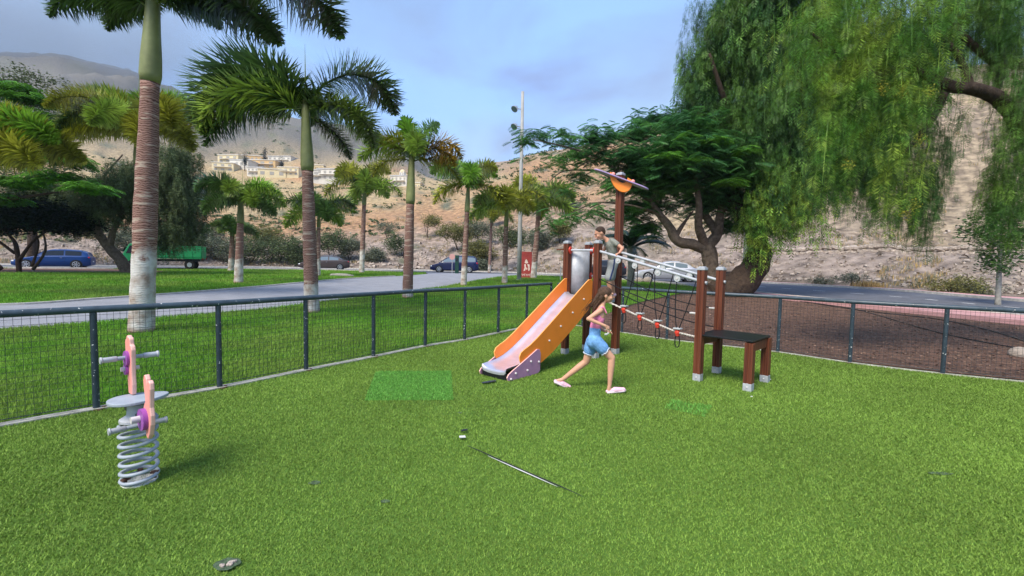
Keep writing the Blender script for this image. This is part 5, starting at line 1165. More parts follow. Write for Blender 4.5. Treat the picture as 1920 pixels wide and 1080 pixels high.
# small street tree on the right
D = 20.5; b = hit(1871, 572); D = b.y
leafy('street_tree', 'small round street tree with pale stem on the far pavement, right', 'tree', b, [(P(px, py, D), (r, .8, rz_)) for px, py, r, rz_ in [(1862, 420, .75, .7), (1885, 460, .85, .7), (1870, 490, .55, .45), (1905, 420, .7, .8), (1840, 440, .4, .4), (1890, 380, .7, .5)]], 4200, M['leaf_small'], .13, [([b + Vector((0, 0, -.1)), P(1873, 520, D), P(1878, 440, D)], [.1, .075, .05]), (PB((1876, 470, D), (1855, 440, D)), [.04, .02]), (PB((1876, 460, D), (1900, 420, D)), [.04, .02])], 'palegrey_trunk')

# --- shrubs on the slope
SG = 'dry shrubs along the foot of the slope'
def shrub(px, py, d, rx, rz_, m, label, n=1800, ls=.13, dz=0):
    x = P(px, py, d).x; z0 = ZN(x, d); base = Vector((x, d, z0)); c = P(px, py, d); c.z = max(c.z, z0 + rz_ * .5)
    bl_ = [(c + Vector((random.uniform(-.5, .5) * rx, random.uniform(-.3, .3) * rx, random.uniform(-.3, .3) * rz_)), (rx * random.uniform(.5, .75), rx * .6, rz_ * random.uniform(.55, .8))) for _ in range(5)]
    st_ = [([base - Vector((0, 0, .2)), c + Vector((random.uniform(-.4, .4) * rx, 0, 0))], [.05, .02]) for _ in range(3)]
    return leafy('shrub', label, 'shrub', base, bl_, n, M[m], ls, st_, 'bark', SG)
shrub(1785, 536, 23.5, 1.4, .75, 'leaf_olive', 'round olive bush beside the far pavement left of the small street tree', 3500, .10)
shrub(1835, 545, 23.0, 1.0, .5, 'leaf_grey', 'grey bush between the olive bush and the street tree', 1800, .09)
shrub(755, 455, 60, 2.4, 1.7, 'leaf_greygreen', 'dark round bush on the slope above and between the two parked cars', 3200, .2)
shrub(802, 415, 70, 1.9, 1.2, 'leaf_olive', 'round green bush high on the slope above the path mouth', 2400, .2)
shrub(727, 425, 72, 2.2, .8, 'leaf_grey', 'flat grey bush on the slope left of the round green bush', 1800, .2)
for i, (px, py, d, rx, rz_, m) in enumerate([(470, 470, 55, 3.2, 2.2, 'leaf_greygreen'), (520, 465, 56, 3.2, 2.2, 'leaf_greygreen'), (550, 475, 55, 2.4, 2.0, 'leaf_greygreen'), (425, 465, 54, 2.6, 2.0, 'leaf_grey'), (620, 450, 58, 3.0, 1.9, 'leaf_greygreen'), (490, 440, 62, 3.0, 1.6, 'leaf_olive'), (655, 465, 58, 1.6, 1.2, 'leaf_grey'), (390, 440, 56, 2.5, 2.0, 'leaf_grey'), (340, 470, 52, 2.6, 2.6, 'leaf_greygreen'), (300, 460, 52, 2.6, 2.6, 'leaf_greygreen'), (860, 440, 60, 3.0, 1.5, 'leaf_olive'), (900, 430, 62, 3.2, 1.9, 'leaf_grey'), (905, 470, 54, 2.4, 1.5, 'leaf_olive'), (960, 440, 58, 2.6, 1.8, 'leaf_greygreen'), (1010, 450, 55, 2.0, 1.4, 'leaf_grey'), (1050, 430, 56, 1.8, 1.3, 'leaf_olive'), (700, 480, 57, 1.8, 1.0, 'leaf_grey'), (1075, 385, 70, 2.4, 1.1, 'leaf_grey'), (240, 450, 50, 3, 2.4, 'leaf_grey'), (900, 500, 50.5, 1.0, .7, 'leaf_grey'), (925, 395, 75, 2.4, 1.2, 'leaf_olive')]):
    lab = ['dense grey-green bush behind the young palm', 'wide bush left of the tall fence palm trunk', 'bush touching the trunk of the tall fence palm', 'pale bush behind the short palm', 'bush on the slope right of the tall fence palm trunk', 'olive bush above the dense row of bushes', 'small pale bush above the brown car', 'pale bush between truck and young palm', 'dark bush behind the green truck', 'dark bush behind the truck near the tallest trunk', 'olive bush above the dark blue people carrier', 'large pale bush behind the palm in front of the people carrier', 'olive bush right behind the people carrier', 'dark bush behind the thin palm', 'pale bush behind the red board', 'olive bush left of the climbing tower', 'low pale bush right of the brown car', 'flat pale bush high above the climbing tower', 'pale bush behind the curved trunk tree', 'small pale bush at the tail of the people carrier', 'olive bush high on the slope above the people carrier'][i]
    shrub(px, py, d, rx, rz_, m, lab, 6500, .19)
for px, py, d in [(1545, 525, 30), (1600, 520, 29)]: shrub(px, py, d, 1.1, .35, 'leaf_grey', ['low grey bush above the far pavement behind the left mesh panel', 'low grey bush just left of the straw-coloured tuft'][px == 1600], 1500, .09)
# dry grass and scrub scattered on the slopes
X = []; 
for i in range(5200):
    px = random.uniform(-150, 2200); th = math.atan2((px - 960) / F, 1); r0 = HILLR(th) + random.expovariate(1 / 22.) + .3; X.append((r0 * math.sin(th), r0 * math.cos(th)))
pos = []
for x, y in X:
    z = ZN(x, y); s_ = random.uniform(.12, .4) * (1 + max(0, math.hypot(x, y) - 50) * .008)
    if mn.noise(Vector((x * .15, y * .15, 9))) < (-.05 if x < 12 else .16): continue
    for k in range(18): pos.append((x + random.gauss(0, s_ * .5), y + random.gauss(0, s_ * .5), z + random.uniform(0, s_ * .6), s_))
pos = np.array(pos); half_ = RNG.uniform(size=len(pos)) < .5
tri = np.array([(-.05, 0, -.2), (.05, 0, -.2), (.012, .15, .55), (-.012, .15, .55)])
for nm, sel, m in (('dry_grass', half_, 'straw'), ('scrub', ~half_, 'leaf_grey')):
    p_ = pos[sel]; V, Q = scatter(tri, np.array([[0, 1, 2, 3]]), p_[:, :3], p_[:, 3] * 1.1, rot_batch(len(p_), .5)); tag(np_obj(nm, V, Q, M[m]), kind='stuff')
X = []
for i in range(2600):
    px = random.uniform(-100, 1150); th = math.atan2((px - 960) / F, 1); r0 = math.exp(random.uniform(math.log(75), math.log(650))); X.append((r0 * math.sin(th), r0 * math.cos(th), r0))
pos = []
for x, y, r0 in X:
    if mn.noise(Vector((x * .03, y * .03, 9))) < -.1: continue
    z = ZN(x, y); s_ = random.uniform(.5, 1.1) * (.6 + r0 / 350)
    for k in range(12): pos.append((x + random.gauss(0, s_ * .5), y + random.gauss(0, s_ * .5), z + random.uniform(0, s_ * .6), s_))
pos = np.array(pos); V, Q = scatter(q4, np.array([[0, 1, 2, 3]]), pos[:, :3], pos[:, 3] * .8, rot_batch(len(pos))); tag(np_obj('scrub', V, Q, M['leaf_greygreen']), kind='stuff')
for i, (px, py) in enumerate([(1625, 533), (1640, 536)]):
    b = GD(px, 27.6); p_ = np.array([tuple(b)]) + RNG.normal(size=(260, 3)) * [.35, .25, .05]; V, Q = scatter(tri, np.array([[0, 1, 2, 3]]), p_, RNG.uniform(.4, .8, 260), rot_batch(260, .4)); o = np_obj('grass_tuft', V - np.array(tuple(b)), Q, M['straw']); o.location = b
    tag(o, ['left straw-coloured grass tuft on the far verge', 'right straw-coloured grass tuft on the far verge'][i], 'grass tuft', 'straw tufts on the far verge')
# ------------------------------------------------------------------ cars (nose towards +x of their own frame)
def paint(name, c, metal=.0): return mat(name, c, .3, metal, coat=.25, spec=.35)
def car(name, label, loc, rz, kind, L_, W_, H_, pm, glass='glass', group='cars parked and driving along the road'):
    t = thing(name, label, 'car', loc, rz, group); hl = L_ / 2
    # side profile: bottom, shoulder and roof height against length (0 tail .. 1 nose)
    prof = {'hatch': dict(sh=[(0, .60), (.06, .64), (.3, .64), (.68, .62), (.74, .60), (.92, .50), (1, .36)], rf=[(.015, .60), (.05, .84), (.14, .96), (.35, 1.0), (.50, .985), (.60, .90), (.72, .62)]),
            'sedan': dict(sh=[(0, .58), (.05, .66), (.18, .66), (.4, .64), (.70, .61), (.93, .50), (1, .36)], rf=[(.10, .66), (.22, .90), (.34, .99), (.46, 1.0), (.55, .96), (.62, .86), (.73, .62)]),
            'mpv': dict(sh=[(0, .56), (.04, .60), (.3, .60), (.70, .57), (.80, .55), (.95, .44), (1, .32)], rf=[(.01, .58), (.05, .88), (.10, .97), (.35, 1.0), (.55, .97), (.66, .86), (.82, .56)])}[kind]
    xs = sorted(set(list(np.linspace(0, 1, 41)) + [p[0] for p in prof['rf']])); sh = lambda x: np.interp(x, *zip(*prof['sh'])) * H_
    def rf(x):
        r0, r1 = prof['rf'][0][0], prof['rf'][-1][0]
        return np.interp(x, *zip(*prof['rf'])) * H_ if r0 <= x <= r1 else sh(x)
    def hw(x): return W_ / 2 * (1 - .20 * max(0, (x - .80) / .2) ** 2.2 - .14 * max(0, (.12 - x) / .12) ** 2)
    def ring(x):
        w_, s, r = hw(x), sh(x), max(rf(x), sh(x)); f = (r - s) / (H_ * .36); zb = .20 + .06 * max(0, (x - .93) / .07) + .08 * max(0, (.05 - x) / .05)
        wr_ = w_ * (.93 - .20 * min(f, 1)); X = (x - .5) * L_
        return [(X, w_ * .90, zb), (X, w_ * .985, zb + .10), (X, w_, (s + zb) / 2 + .03), (X, w_ * .985, s - .05), (X, w_ * .93, s), (X, wr_ * .99, r - (.035 if f > .05 else .0)), (X, wr_ * .80, r + (.0 if f > .05 else .012)), (X, 0, r + .018)]
    mb = MB(); V = []; 
    for x in xs:
        R_ = ring(x); V += R_ + [(a, -b_, c) for a, b_, c in R_[-2::-1]]
    n = 15; Fc = [(i * n + j, i * n + j + 1, (i + 1) * n + j + 1, (i + 1) * n + j) for i in range(len(xs) - 1) for j in range(n - 1)]
    Fc += [(i * n, (i + 1) * n, (i + 1) * n + n - 1, i * n + n - 1) for i in range(len(xs) - 1)] + [tuple(range(n)), tuple(range(len(xs) * n - 1, (len(xs) - 1) * n - 1, -1))]
    mb.add(V, Fc); body = mb.build('body', pm, t, autosm=35)
    def side_glass(x0, x1, sd):
        V = []; q = np.linspace(x0, x1, 8)
        for x in q:
            R_ = ring(x); a = Vector(R_[4]); b_ = Vector(R_[5]); lo = a.lerp(b_, .12); hi = a.lerp(b_, .86); o = Vector((0, .006, .004))
            for p in (lo + o, hi + o): V.append((p.x, p.y * sd, p.z))
        return MB().add(V, [(2 * i, 2 * i + 2, 2 * i + 3, 2 * i + 1) for i in range(7)]).build('window', M[glass], body)
    g = {'hatch': [(.12, .33), (.35, .62)], 'sedan': [(.22, .40), (.42, .64)], 'mpv': [(.06, .24), (.26, .46), (.48, .72)]}[kind]
    for sd in (-1, 1):
        for a, b_ in g: side_glass(a, b_, sd)
    for x0, x1, nm in ((prof['rf'][-2][0] - .01, prof['rf'][-1][0] - .012, 'windscreen'), (prof['rf'][0][0] + .004, prof['rf'][2][0] - .015, 'rear_window')):
        V = []
        for x in (x0, x1):
            R_ = ring(x); w_ = R_[5][1] * .90; V += [(R_[5][0], -w_, R_[7][2] - .0), (R_[5][0], w_, R_[7][2] - .0)]
        o = .012; V = [(a + (o if nm == 'windscreen' else -o), b_, c + .004) for a, b_, c in V]
        MB().add(V, [(0, 1, 3, 2)]).build(nm, M[glass], body)
    wr = H_ * .215 if kind != 'mpv' else H_ * .19
    for X in (-hl + L_ * .19, hl - L_ * .19):
        for sd in (-1, 1):
            y = W_ / 2 * sd; arch = MB().tube([(X, y * .80, wr), (X, y * 1.003, wr)], wr * 1.14, 22); arch.build('wheel_arch', M['black'], body)
            wh = MB().tube([(X, y * .78, wr), (X, y * .985, wr), (X, y * 1.02, wr)], [wr, wr, wr * .93], 22).build('wheel', M['tyre'], t, autosm=40)
            rm = MB(); c = Vector((X, y * 1.022, wr)); rm.tube([c, c + Vector((0, .012 * sd, 0))], wr * .18, 10)
            for k in range(7):
                a = 2 * PI * k / 7; d = Vector((math.cos(a), 0, math.sin(a))); rm.box(c + d * wr * .38 + Vector((0, .004 * sd, 0)), (wr * .62, .016, wr * .17), Matrix.Rotation(-a, 3, 'Y'))
            rg_ = [c + Vector((math.cos(a), 0, math.sin(a))) * wr * .68 for a in np.linspace(0, 2 * PI, 22)]; rm.tube(rg_, wr * .06, 5, cap=False); rm.build('rim', M['rim'], wh)
    for sd in (-1, 1):
        x = .962; R_ = ring(x); c = Vector((R_[3][0], R_[3][1] * .93 * sd, R_[3][2] - .03)); MB().ball(c, (.16, .07, .065), 10).build('headlight', M['head'], body, smooth=True)
        x = .03; R_ = ring(x); c = Vector((R_[4][0] + .01, R_[3][1] * .93 * sd, R_[3][2] - .02)); MB().ball(c, (.11, .07, .11 if kind == 'mpv' else .075), 10).build('tail_light', M['tail'], body, smooth=True)
        c = Vector(((prof['rf'][-1][0] - .06 - .5) * L_, (W_ / 2 + .07) * sd, sh(.68) + .07)); mb = MB(); mb.ball(c, (.06, .09, .06), 8); mb.build('mirror', pm, body, smooth=True)
        for X0 in g[:-1]: mb = MB(); x = X0[1] + .01; R_ = ring(x); mb.box(((x - .5) * L_, hw(x) * .998 * sd, sh(x) * .74), (.008, .008, sh(x) * .52)); mb.build('door_seam', M['black'], body)
        mb = MB(); x = g[-1][0] + .03; mb.box(((x - .5) * L_, (hw(x) + .012) * sd, sh(x) - .12), (.13, .02, .022)); mb.build('door_handle', M['rim'] if kind != 'mpv' else pm, body)
    mb = MB(); mb.box((-hl + .005, 0, sh(0) * .62), (.02, .42, .10)); mb.build('number_plate', M['plate'], body)
    mb = MB(); mb.box((0, 0, .20), (L_ * .86, W_ * .88, .06)); mb.build('underbody', M['black'], t)
    return t
def head_rz(d): return math.atan2(d.y, d.x)
def rdir(i, A=road_near): return (A[i] - A[i + 1]).normalized()
c0_, c1_ = GD(40, 35.3), GD(165, 36.0)
ps = lambda p: Vector((p.x, p.y, ZG(p.x, p.y) + .014))
car('parked_car', 'dark blue hatchback parked under the flat-topped tree, far left', ps((c0_ + c1_) / 2), rad(212), 'hatch', 4.5, 1.8, 1.50, paint('paint_blue', (.006, .045, .19)))
car('parked_car', 'dark brown saloon parked behind the tall fence palm', ps(GD(609, 46.8)), rad(197), 'sedan', 4.9, 1.85, 1.45, paint('paint_brown', (.07, .052, .05)), 'glass_pale')
car('parked_car', 'dark blue people carrier with a palm trunk in front of it', ps(GD(853, 45.5)), rad(183), 'mpv', 4.75, 1.9, 1.68, paint('paint_navy', (.008, .015, .07)), 'glass_pale')
car('parked_car', 'silver saloon seen through the rope bridge', ps(GD(1252, 32.8)), rad(168), 'sedan', 4.5, 1.8, 1.45, paint('paint_silver', (.55, .56, .60), .5), 'glass_pale')
car('parked_car', 'dark car half hidden behind the climbing tower posts', ps(GD(1128, 40.5)), rad(174), 'hatch', 4.2, 1.75, 1.5, paint('paint_dark', (.02, .022, .03)))
# green truck with slatted sides
b = ps(GD(304, 37.6)); t = thing('truck', 'green open truck with slatted sides behind the tallest palm trunk', 'truck', b, rad(206)); t.scale = (.86, 1, 1); gm = M['green_truck']
mb = MB(); mb.box((-.5, 0, .78), (5.4, 1.9, .18)); mb.build('chassis', M['black'], t)
mb = MB(); mb.box((-1.2, 0, .98), (4.3, 2.2, .12)); mb.build('cargo_floor', gm, t)
for s in (-1, 1):
    mb = MB(); mb.box((-1.2, 1.1 * s, 1.30), (4.3, .05, .52))
    for k in range(7): mb.box((-3.3 + k * .7, 1.135 * s, 1.30), (.05, .03, .52))
    mb.build('side_board', gm, t)
    mb = MB()
    for z in (1.66, 1.80, 1.94): mb.box((-1.2, 1.1 * s, z), (4.3, .035, .06))
    for k in range(7): mb.box((-3.3 + k * .7, 1.1 * s, 1.76), (.05, .05, .42))
    mb.build('rail_rack', gm, t)
for X in (-3.36, .96):
    mb = MB(); mb.box((X, 0, 1.30), (.05, 2.2, .52)); mb.build('end_board', gm, t)
    mb = MB()
    for z in (1.66, 1.80, 1.94): mb.box((X, 0, z), (.035, 2.2, .06))
    for k in range(4): mb.box((X, -1.05 + k * .7, 1.76), (.05, .05, .42))
    mb.build('rail_rack', gm, t)
mb = MB(); mb.prism([(1.1, .62), (1.1, 2.05), (1.6, 2.12), (2.2, 2.05), (2.62, 1.35), (2.7, 1.2), (2.75, .62)], (0, 0, 0), (1, 0, 0), (0, 0, 1), 1.95); cb = mb.build('cab', gm, t, bevel=.05)
for s in (-1, 1):
    mb = MB(); mb.prism([(1.45, 1.3), (1.45, 1.9), (2.15, 1.9), (2.45, 1.3)], (0, .985 * s, 0), (1, 0, 0), (0, 0, 1), .012); mb.build('window', M['glass'], cb)
    MB().ball((2.74, .7 * s, .85), (.05, .13, .1), 10).build('headlight', M['head'], cb, smooth=True)
    mb = MB(); mb.box((-3.42, .9 * s, .92), (.05, .2, .12)); mb.build('tail_light', M['tail'], t)
    for X in (-2.35, 1.95):
        wh = MB().tube([(X, .70 * s, .42), (X, .96 * s, .42), (X, 1.0 * s, .42)], [.42, .42, .38], 20).build('wheel', M['tyre'], t, autosm=40)
        MB().tube([(X, 1.002 * s, .42), (X, 1.02 * s, .42)], .2, 14).build('rim', M['rim'], wh)
mb = MB(); mb.box((2.66, 0, 1.62), (.02, 1.5, .45), Matrix.Rotation(rad(-30), 3, 'Y')); mb.build('windscreen', M['glass'], cb)

# ------------------------------------------------------------------ lamps, signs, posts
b = GD(974, 30.5); b.z = ZG(b.x, b.y)
top = P(983, 172, 30.5); H_ = top.z - b.z
t = thing('street_lamp', 'tall tapering pale lamp post with spotlights, left of the red board', 'street lamp', b)
MB().tube([(0, 0, -.1), (0, 0, 2.4), (0, 0, H_ * .5), (0, 0, H_)], [.15, .145, .125, .10], 14).build('pole', M['lamp_pole'], t, smooth=True)
MB().tube([(0, 0, 0), (0, 0, .05)], .26, 14).build('base_plate', M['galv'], t, autosm=40)
for z, s in ((P(983, 205, 30.5).z - b.z, -1), (P(983, 238, 30.5).z - b.z, -1)):
    o = MB().tube([(0, 0, z), (-.35, -.1, z)], .03, 8).build('bracket', M['lamp_pole'], t)
    mb = MB(); d = Vector((-.5, -.5, -.7)).normalized(); c = Vector((-.48, -.12, z + .02)); mb.tube([c - d * .18, c - d * .12, c + d * .08, c + d * .12], [.08, .14, .24, .24], 14); hd = mb.build('lamp_head', M['rim'], o, autosm=40)
    MB().tube([c + d * .121, c + d * .13], .21, 14).build('lens', M['glass_pale'], hd)
b = GD(1398, 33.6); t = thing('street_lamp', 'plain grey lamp post standing behind the leaning pepper trunk', 'street lamp', b)
MB().tube([(0, 0, -.1), (0, 0, 4.6), (0, 0, 9)], [.19, .17, .12], 14).build('pole', M['lamp_pole'], t, smooth=True)
MB().tube([(0, 0, 9), (-.5, -.5, 9.2), (-1.1, -1.1, 9.25)], .04, 8).build('arm', M['lamp_pole'], t); mb = MB(); mb.box((-1.35, -1.35, 9.24), (.6, .25, .1), Matrix.Rotation(PI / 4, 3, 'Z')); mb.build('lamp_head', M['rim'], t, bevel=.03)
# red board with pale painted marks
D = 33.2; b = GD(987, D); c = b
t = thing('notice_board', 'upright red board with pale painted figure, between lamp post and palm', 'sign', b, rad(4))
zt = P(987, 472, D).z - b.z; w_ = .82
mb = MB(); mb.box((0, 0, zt / 2), (w_, .10, zt)); mb.build('panel', M['sign_red'], t, bevel=.02)
rg = random.Random(4); mk = mat('sign_paint', (.78, .62, .56), .8, var=.2, scale=5); mb = MB()
pl = [[(-.02, 1.28), (.06, 1.20), (.14, 1.02), (.02, .98), (-.12, 1.02), (-.08, 1.18)], [(-.16, .92), (-.04, .96), (-.02, .70), (-.08, .52), (-.2, .5), (-.12, .72)], [(.06, .96), (.24, .92), (.26, .55), (.16, .5), (.14, .74)], [(.0, .72), (.08, .7), (.07, .58), (.0, .58)]]
for q in pl: mb.prism([(a, z * zt / 1.75) for a, z in q], (0, -.0545, 0), (1, 0, 0), (0, 0, 1), .004)
for k in range(7):
    x = -.38 + k * .125; h = rg.uniform(.10, .2); z0 = .18
    mb.prism([(x, z0), (x + .03, z0), (x + .035, z0 + h), (x + .10, z0 + h), (x + .10, z0 + h + .03), (x, z0 + h + .03)], (0, -.0545, 0), (1, 0, 0), (0, 0, 1), .004)
mb.build('painted_marks', mk, t)
# little round sign and parking meter in front of the people carrier
b = GD(848, 42.4); t = thing('road_sign', 'small round pinkish sign on a pole in front of the people carrier', 'sign', b)
MB().tube([(0, 0, -.1), (0, 0, 1.75)], .035, 8).build('pole', M['galv'], t)
MB().tube([(0, -.03, 1.55), (0, -.05, 1.55)], .27, 20).build('sign_disc', mat('faded_pink', (.62, .33, .30), .6), t)
b = GD(857, 42.2); t = thing('parking_meter', 'narrow dark green cabinet beside the small round sign', 'cabinet', b)
mb = MB(); mb.box((0, 0, .85), (.34, .3, 1.7)); mb.build('cabinet', mat('dark_green', (.01, .05, .035), .5), t, bevel=.03); mb = MB(); mb.box((0, -.152, 1.3), (.2, .01, .3)); mb.build('panel', M['glass'], t)
b = GD(1052, 30.0); t = thing('bollard_post', 'thin galvanised post on the lawn left of the climbing tower', 'post', b)
MB().tube([(0, 0, -.05), (0, 0, 1.0)], .03, 8).build('post', M['galv'], t)
# pale log on the far lawn, boulder on the brown soil
b = hit(640, 519); mb = MB(); mb.tube([(-.75, .1, .08), (-.3, .02, .11), (.3, 0, .10), (.85, -.1, .07)], [.09, .12, .11, .07], 8, jitter=.3); o = mb.build('log', M['palegrey_trunk'], smooth=True); o.location = b; tag(o, 'pale fallen log lying on the far lawn', 'log')
b = hit(1912, 668); mb = MB(); mb.ball((0, 0, .05), (.18, .14, .12), 12, R=Matrix.Rotation(.3, 3, 'X')); o = mb.build('boulder', M['stone'], smooth=True); o.location = b; tag(o, 'pale boulder on brown soil near the right edge', 'boulder')
for px, py, r in [(1200, 541, .30), (1216, 538, .34)]:
    b = GD(px, 29.5); mb = MB(); mb.ball((0, 0, r * .5), (r, r * .8, r * .75), 9, R=Matrix.Rotation(px, 3, 'Z')); o = mb.build('boulder', M['stone'], smooth=True); o.location = b
    tag(o, 'left pale boulder behind the rope bridge by the silver car' if px == 1200 else 'right pale boulder behind the rope bridge by the silver car', 'boulder')
# drip hose on the brown soil
hs = [hit(1440, 553), hit(1540, 572), hit(1640, 586), hit(1760, 600), hit(1860, 622), hit(1960, 655)]
tag(MB().tube([p + Vector((0, 0, .02)) for p in smooth_path(hs, 6)], .014, 6).build('irrigation_hose', M['black'], smooth=True), 'thin black irrigation hose snaking over the brown soil', 'hose')
hs = [hit(1500, 566), hit(1600, 580), hit(1760, 625), hit(1950, 662)]
tag(MB().tube([p + Vector((0, 0, .02)) for p in smooth_path(hs, 6)], .012, 6).build('irrigation_hose', M['black'], smooth=True), 'second black hose nearer the fence on the brown soil', 'hose')
# wood chips and dry leaves on the brown soil
soil_poly = [CORNER + Vector((.2, .3, 0))] + [p + Vector((.1, .15, 0)) for p in FR] + [GD(2300, 9.4), GD(1920, 12.2), GD(1673, 15.2), GD(1473, 18.8), GD(1400, 21.5), GD(1340, 23.5), hit(1330, 546), hit(1215, 566), hit(1168, 580)]
soil_poly = [(p.x, p.y) for p in soil_poly]
n = 60000; X = RNG.uniform(1, 22, n); Y = RNG.uniform(5.5, 23, n); k = inside(X, Y, soil_poly); X, Y = X[k], Y[k]; keep = RNG.uniform(size=len(X)) < np.minimum(1, 11 / Y) ** 1.5; X, Y = X[keep], Y[keep]
pp = np.stack([X, Y, np.array([ZG(a, b) for a, b in zip(X, Y)]) + .012], 1); V, Q = scatter(q4, np.array([[0, 1, 2, 3]]), pp, RNG.uniform(.02, .06, len(X)), rot_batch(len(X), .5))
M['litter'] = mat('litter', (.17, .105, .07), .9, isl=.7, var=.4, scale=1.2); tag(np_obj('leaf_litter', V, Q, M['litter']), kind='stuff')
sheet('mulch', [Vector((a, b, 0)) for a, b in soil_poly], M['soil'], .006, 1.0)

# ------------------------------------------------------------------ dry-stone wall along the slope and loose rocks
t = thing('stone_wall', 'low dry-stone retaining wall running across the right-hand slope', 'wall', GD(1430, 41)); o0 = Vector(t.location); mb = MB(); rg = random.Random(2)
u_ = 1400
pxs = np.linspace(1360, 2050, 130); dd_ = [np.interp(p, [1360, 1430, 1600, 1760, 1920, 2100], [43.6, 41.5, 36.6, 32.6, 29.6, 27.5]) for p in pxs]
for px, d in zip(pxs, dd_):
    p = P(px, 471, d); zt = ZN(p.x, p.y); 
    for lv in range(2):
        r = rg.uniform(.20, .34); c = Vector((p.x + rg.uniform(-.1, .1), d - .25 + lv * .12, zt - .05 + lv * .36)) - o0
        mb.ball(c, (r * 1.25, r * .8, r * .62), 7, R=Matrix.Rotation(rg.uniform(-.4, .4), 3, 'Y'))
mb.build('stones', M['stone'], t)
X = []
for i in range(3600):
    px = random.uniform(-100, 2150); th = math.atan2((px - 960) / F, 1); r0 = HILLR(th) + random.expovariate(1 / 7.) + .1; x, y = r0 * math.sin(th), r0 * math.cos(th)
    X.append((x, y, ZN(x, y) + .02, random.uniform(.06, .28) * random.uniform(.5, 1.1) * (1.5 if 560 < px < 1100 else 1)))
X = np.array(X); bm_ = MB().ball((0, 0, 0), (1, .8, .65), 6); V, Q = scatter(np.array(bm_.v), np.array([f if len(f) == 4 else (*f, f[2]) for f in bm_.f if len(f) == 4]), X[:, :3], X[:, 3], rot_batch(len(X)))
tag(np_obj('rocks', V, Q, M['stone']), kind='stuff')

# ------------------------------------------------------------------ houses on the terrace
def house(px, py, d, w_, h_, dp, wm, label, nwin=4, floors=2, rz=0, tower=False):
    w_ *= .72; h_ *= .8; x = P(px, py, d).x; z = P(px, py, d).z; t = thing('house', label, 'house', (x, d, z), rz, 'houses on the hillside')
    mb = MB(); mb.box((0, 0, h_ / 2 - 3), (w_, dp, h_ + 6)); wl = mb.build('wall', M[wm], t)
    mb = MB(); mb.box((0, 0, h_ + .2), (w_ + .6, dp + .6, .4)); mb.build('roof', M['wall_white'] if wm != 'wall_white' else M['wall_grey'], t)
    for f in range(floors):
        for k in range(nwin):
            mb = MB(); X = -w_ / 2 + w_ * (k + .5) / nwin; mb.box((X, -dp / 2 - .03, (f + .45) * h_ / floors), (w_ / nwin * .45, .08, h_ / floors * .45)); mb.build('window', M['window_dark'], t)
    if floors > 1: mb = MB(); mb.box((0, -dp / 2 - .6, h_ / floors), (w_ * .8, 1.2, .25)); mb.build('balcony', M['wall_white'], t)
    if tower:
        mb = MB(); mb.box((0, 0, h_ + 1.6), (2.4, 2.4, 2.6)); tw = mb.build('turret', M['wall_white'], t); mb = MB(); mb.ball((0, 0, h_ + 2.9), (1.4, 1.4, 1.3), 12); mb.build('dome', M['wall_cream'], tw, smooth=True)
        for a in (-.6, .6): mb = MB(); mb.box((a, -1.22, h_ + 1.7), (.5, .06, 1.3)); mb.build('arch_opening', M['window_dark'], tw)
    return t
HS = [(438, 302, 300, 20, 6, 'wall_cream', 'cream house at the left end of the hillside terrace'), (458, 310, 280, 16, 5, 'wall_white', 'white house right of the leftmost cream house'), (478, 300, 320, 18, 5, 'wall_ochre', 'ochre house in the upper row behind the white ones'), (500, 312, 290, 22, 6, 'wall_ochre', 'wide ochre house in the middle of the terrace'),
      (487, 326, 262, 12, 5.5, 'wall_white', 'small bright white house low on the terrace'), (532, 304, 310, 22, 6, 'wall_white', 'white block high on the terrace left of the tall fence palm'), (515, 328, 260, 20, 5, 'wall_cream', 'long cream house below the ochre one'), (548, 326, 262, 16, 5.5, 'wall_cream', 'cream house touching the trunk of the tall fence palm'),
      (592, 318, 300, 18, 5, 'wall_cream', 'cream house just right of the tall fence palm trunk'), (598, 336, 250, 20, 7, 'wall_white', 'large white house right of the tall fence palm trunk'), (622, 334, 250, 16, 7, 'wall_white', 'white house with big windows right of the large white one'), (640, 328, 270, 16, 5, 'wall_white', 'white house at the right end of the terrace'),
      (425, 318, 270, 16, 6, 'wall_cream', 'cream house half hidden by the young palm crown'), (755, 345, 235, 12, 6, 'wall_white', 'white house with domed turret behind the slim palm'), (780, 352, 235, 10, 4, 'wall_cream', 'low cream house right of the domed turret'), (722, 350, 240, 10, 4, 'wall_cream', 'low cream house left of the domed turret')]
for i, (px, py, d, w_, h_, wm, lab) in enumerate(HS): house(px, py + 6, d, w_, h_, 10, wm, lab, 3 + i % 3, 2 if h_ > 5.2 else 1, rad(random.uniform(-12, 12)), 'turret behind' in lab)
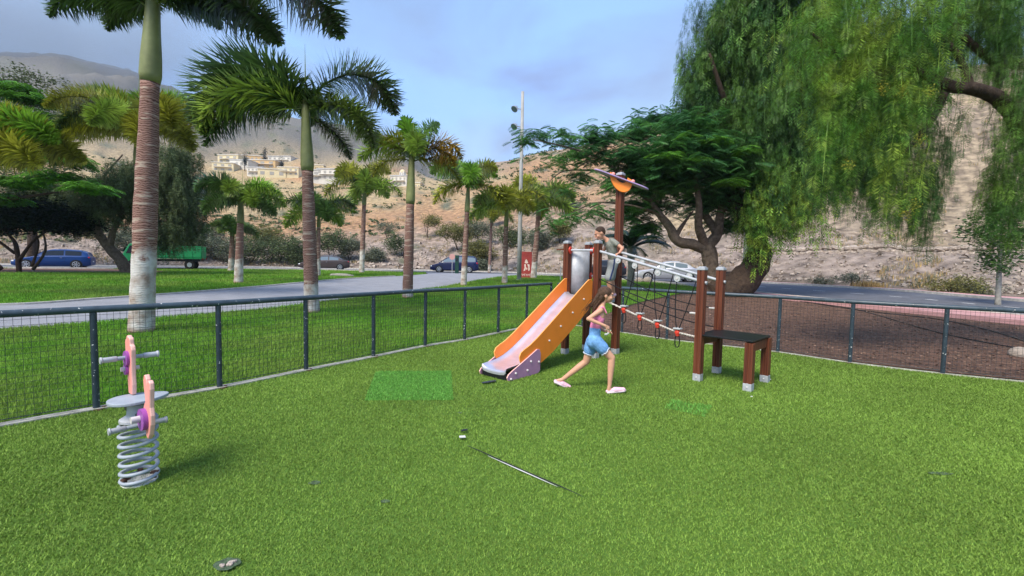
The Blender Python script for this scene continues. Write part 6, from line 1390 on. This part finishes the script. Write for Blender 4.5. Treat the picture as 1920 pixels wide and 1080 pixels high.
house(1112, 333, 160, 9, 5, 8, 'wall_white', 'white house on the hill seen through the flame tree leaves', 3, 2)
for px, py, d, lab in [(459, 300, 270, 'dark cypress between the first two terrace houses'), (497, 292, 300, 'dark cypress above the ochre house'), (528, 312, 270, 'slim cypress in front of the white block')]:
    b = P(px, py + 12, d); leafy('cypress', lab, 'tree', b, [(b + Vector((0, 0, h)), (r, r, 1.6)) for h, r in ((2, .9), (4, 1.0), (6, .7), (8, .35))], 900, M['leaf_dark'], .5, [([b - Vector((0, 0, 3)), b + Vector((0, 0, 7))], [.3, .1])], 'bark', 'cypresses among the houses')
# ------------------------------------------------------------------ haze in the air between here and the mountains
mb = MB(); mb.box((0, 1150, 190), (4800, 3400, 430)); hz = mb.build('haze', M['paper']); hz.data.materials.clear()
hm = bpy.data.materials.new('haze'); hm.use_nodes = True; t_ = hm.node_tree; t_.nodes.clear(); o_ = N(t_, 'ShaderNodeOutputMaterial'); pv = N(t_, 'ShaderNodeVolumePrincipled')
pv.inputs['Color'].default_value = (.66, .78, 1, 1); pv.inputs['Density'].default_value = .00021; pv.inputs['Anisotropy'].default_value = -.2; t_.links.new(pv.outputs[0], o_.inputs['Volume']); hz.data.materials.append(hm); tag(hz, kind='stuff')

cm = bpy.data.materials.new('cloud'); cm.use_nodes = True; t_ = cm.node_tree; t_.nodes.clear(); o_ = N(t_, 'ShaderNodeOutputMaterial'); pv = N(t_, 'ShaderNodeVolumePrincipled')
pv.inputs['Color'].default_value = (.78, .89, 1, 1); pv.inputs['Density'].default_value = .0019; pv.inputs['Anisotropy'].default_value = -.35; t_.links.new(pv.outputs[0], o_.inputs['Volume'])
for px, py, d, rx, ry, rz_ in [(60, 50, 900, 330, 160, 80), (230, 85, 900, 260, 150, 75), (380, 125, 880, 220, 140, 65), (540, 175, 850, 190, 120, 38), (-150, 60, 900, 300, 160, 95)]:
    mb = MB(); mb.ball((0, 0, 0), (rx, ry, rz_), 28); o = mb.build('cloud', cm, smooth=True); o.location = P(px, py, d); tag(o, kind='stuff')
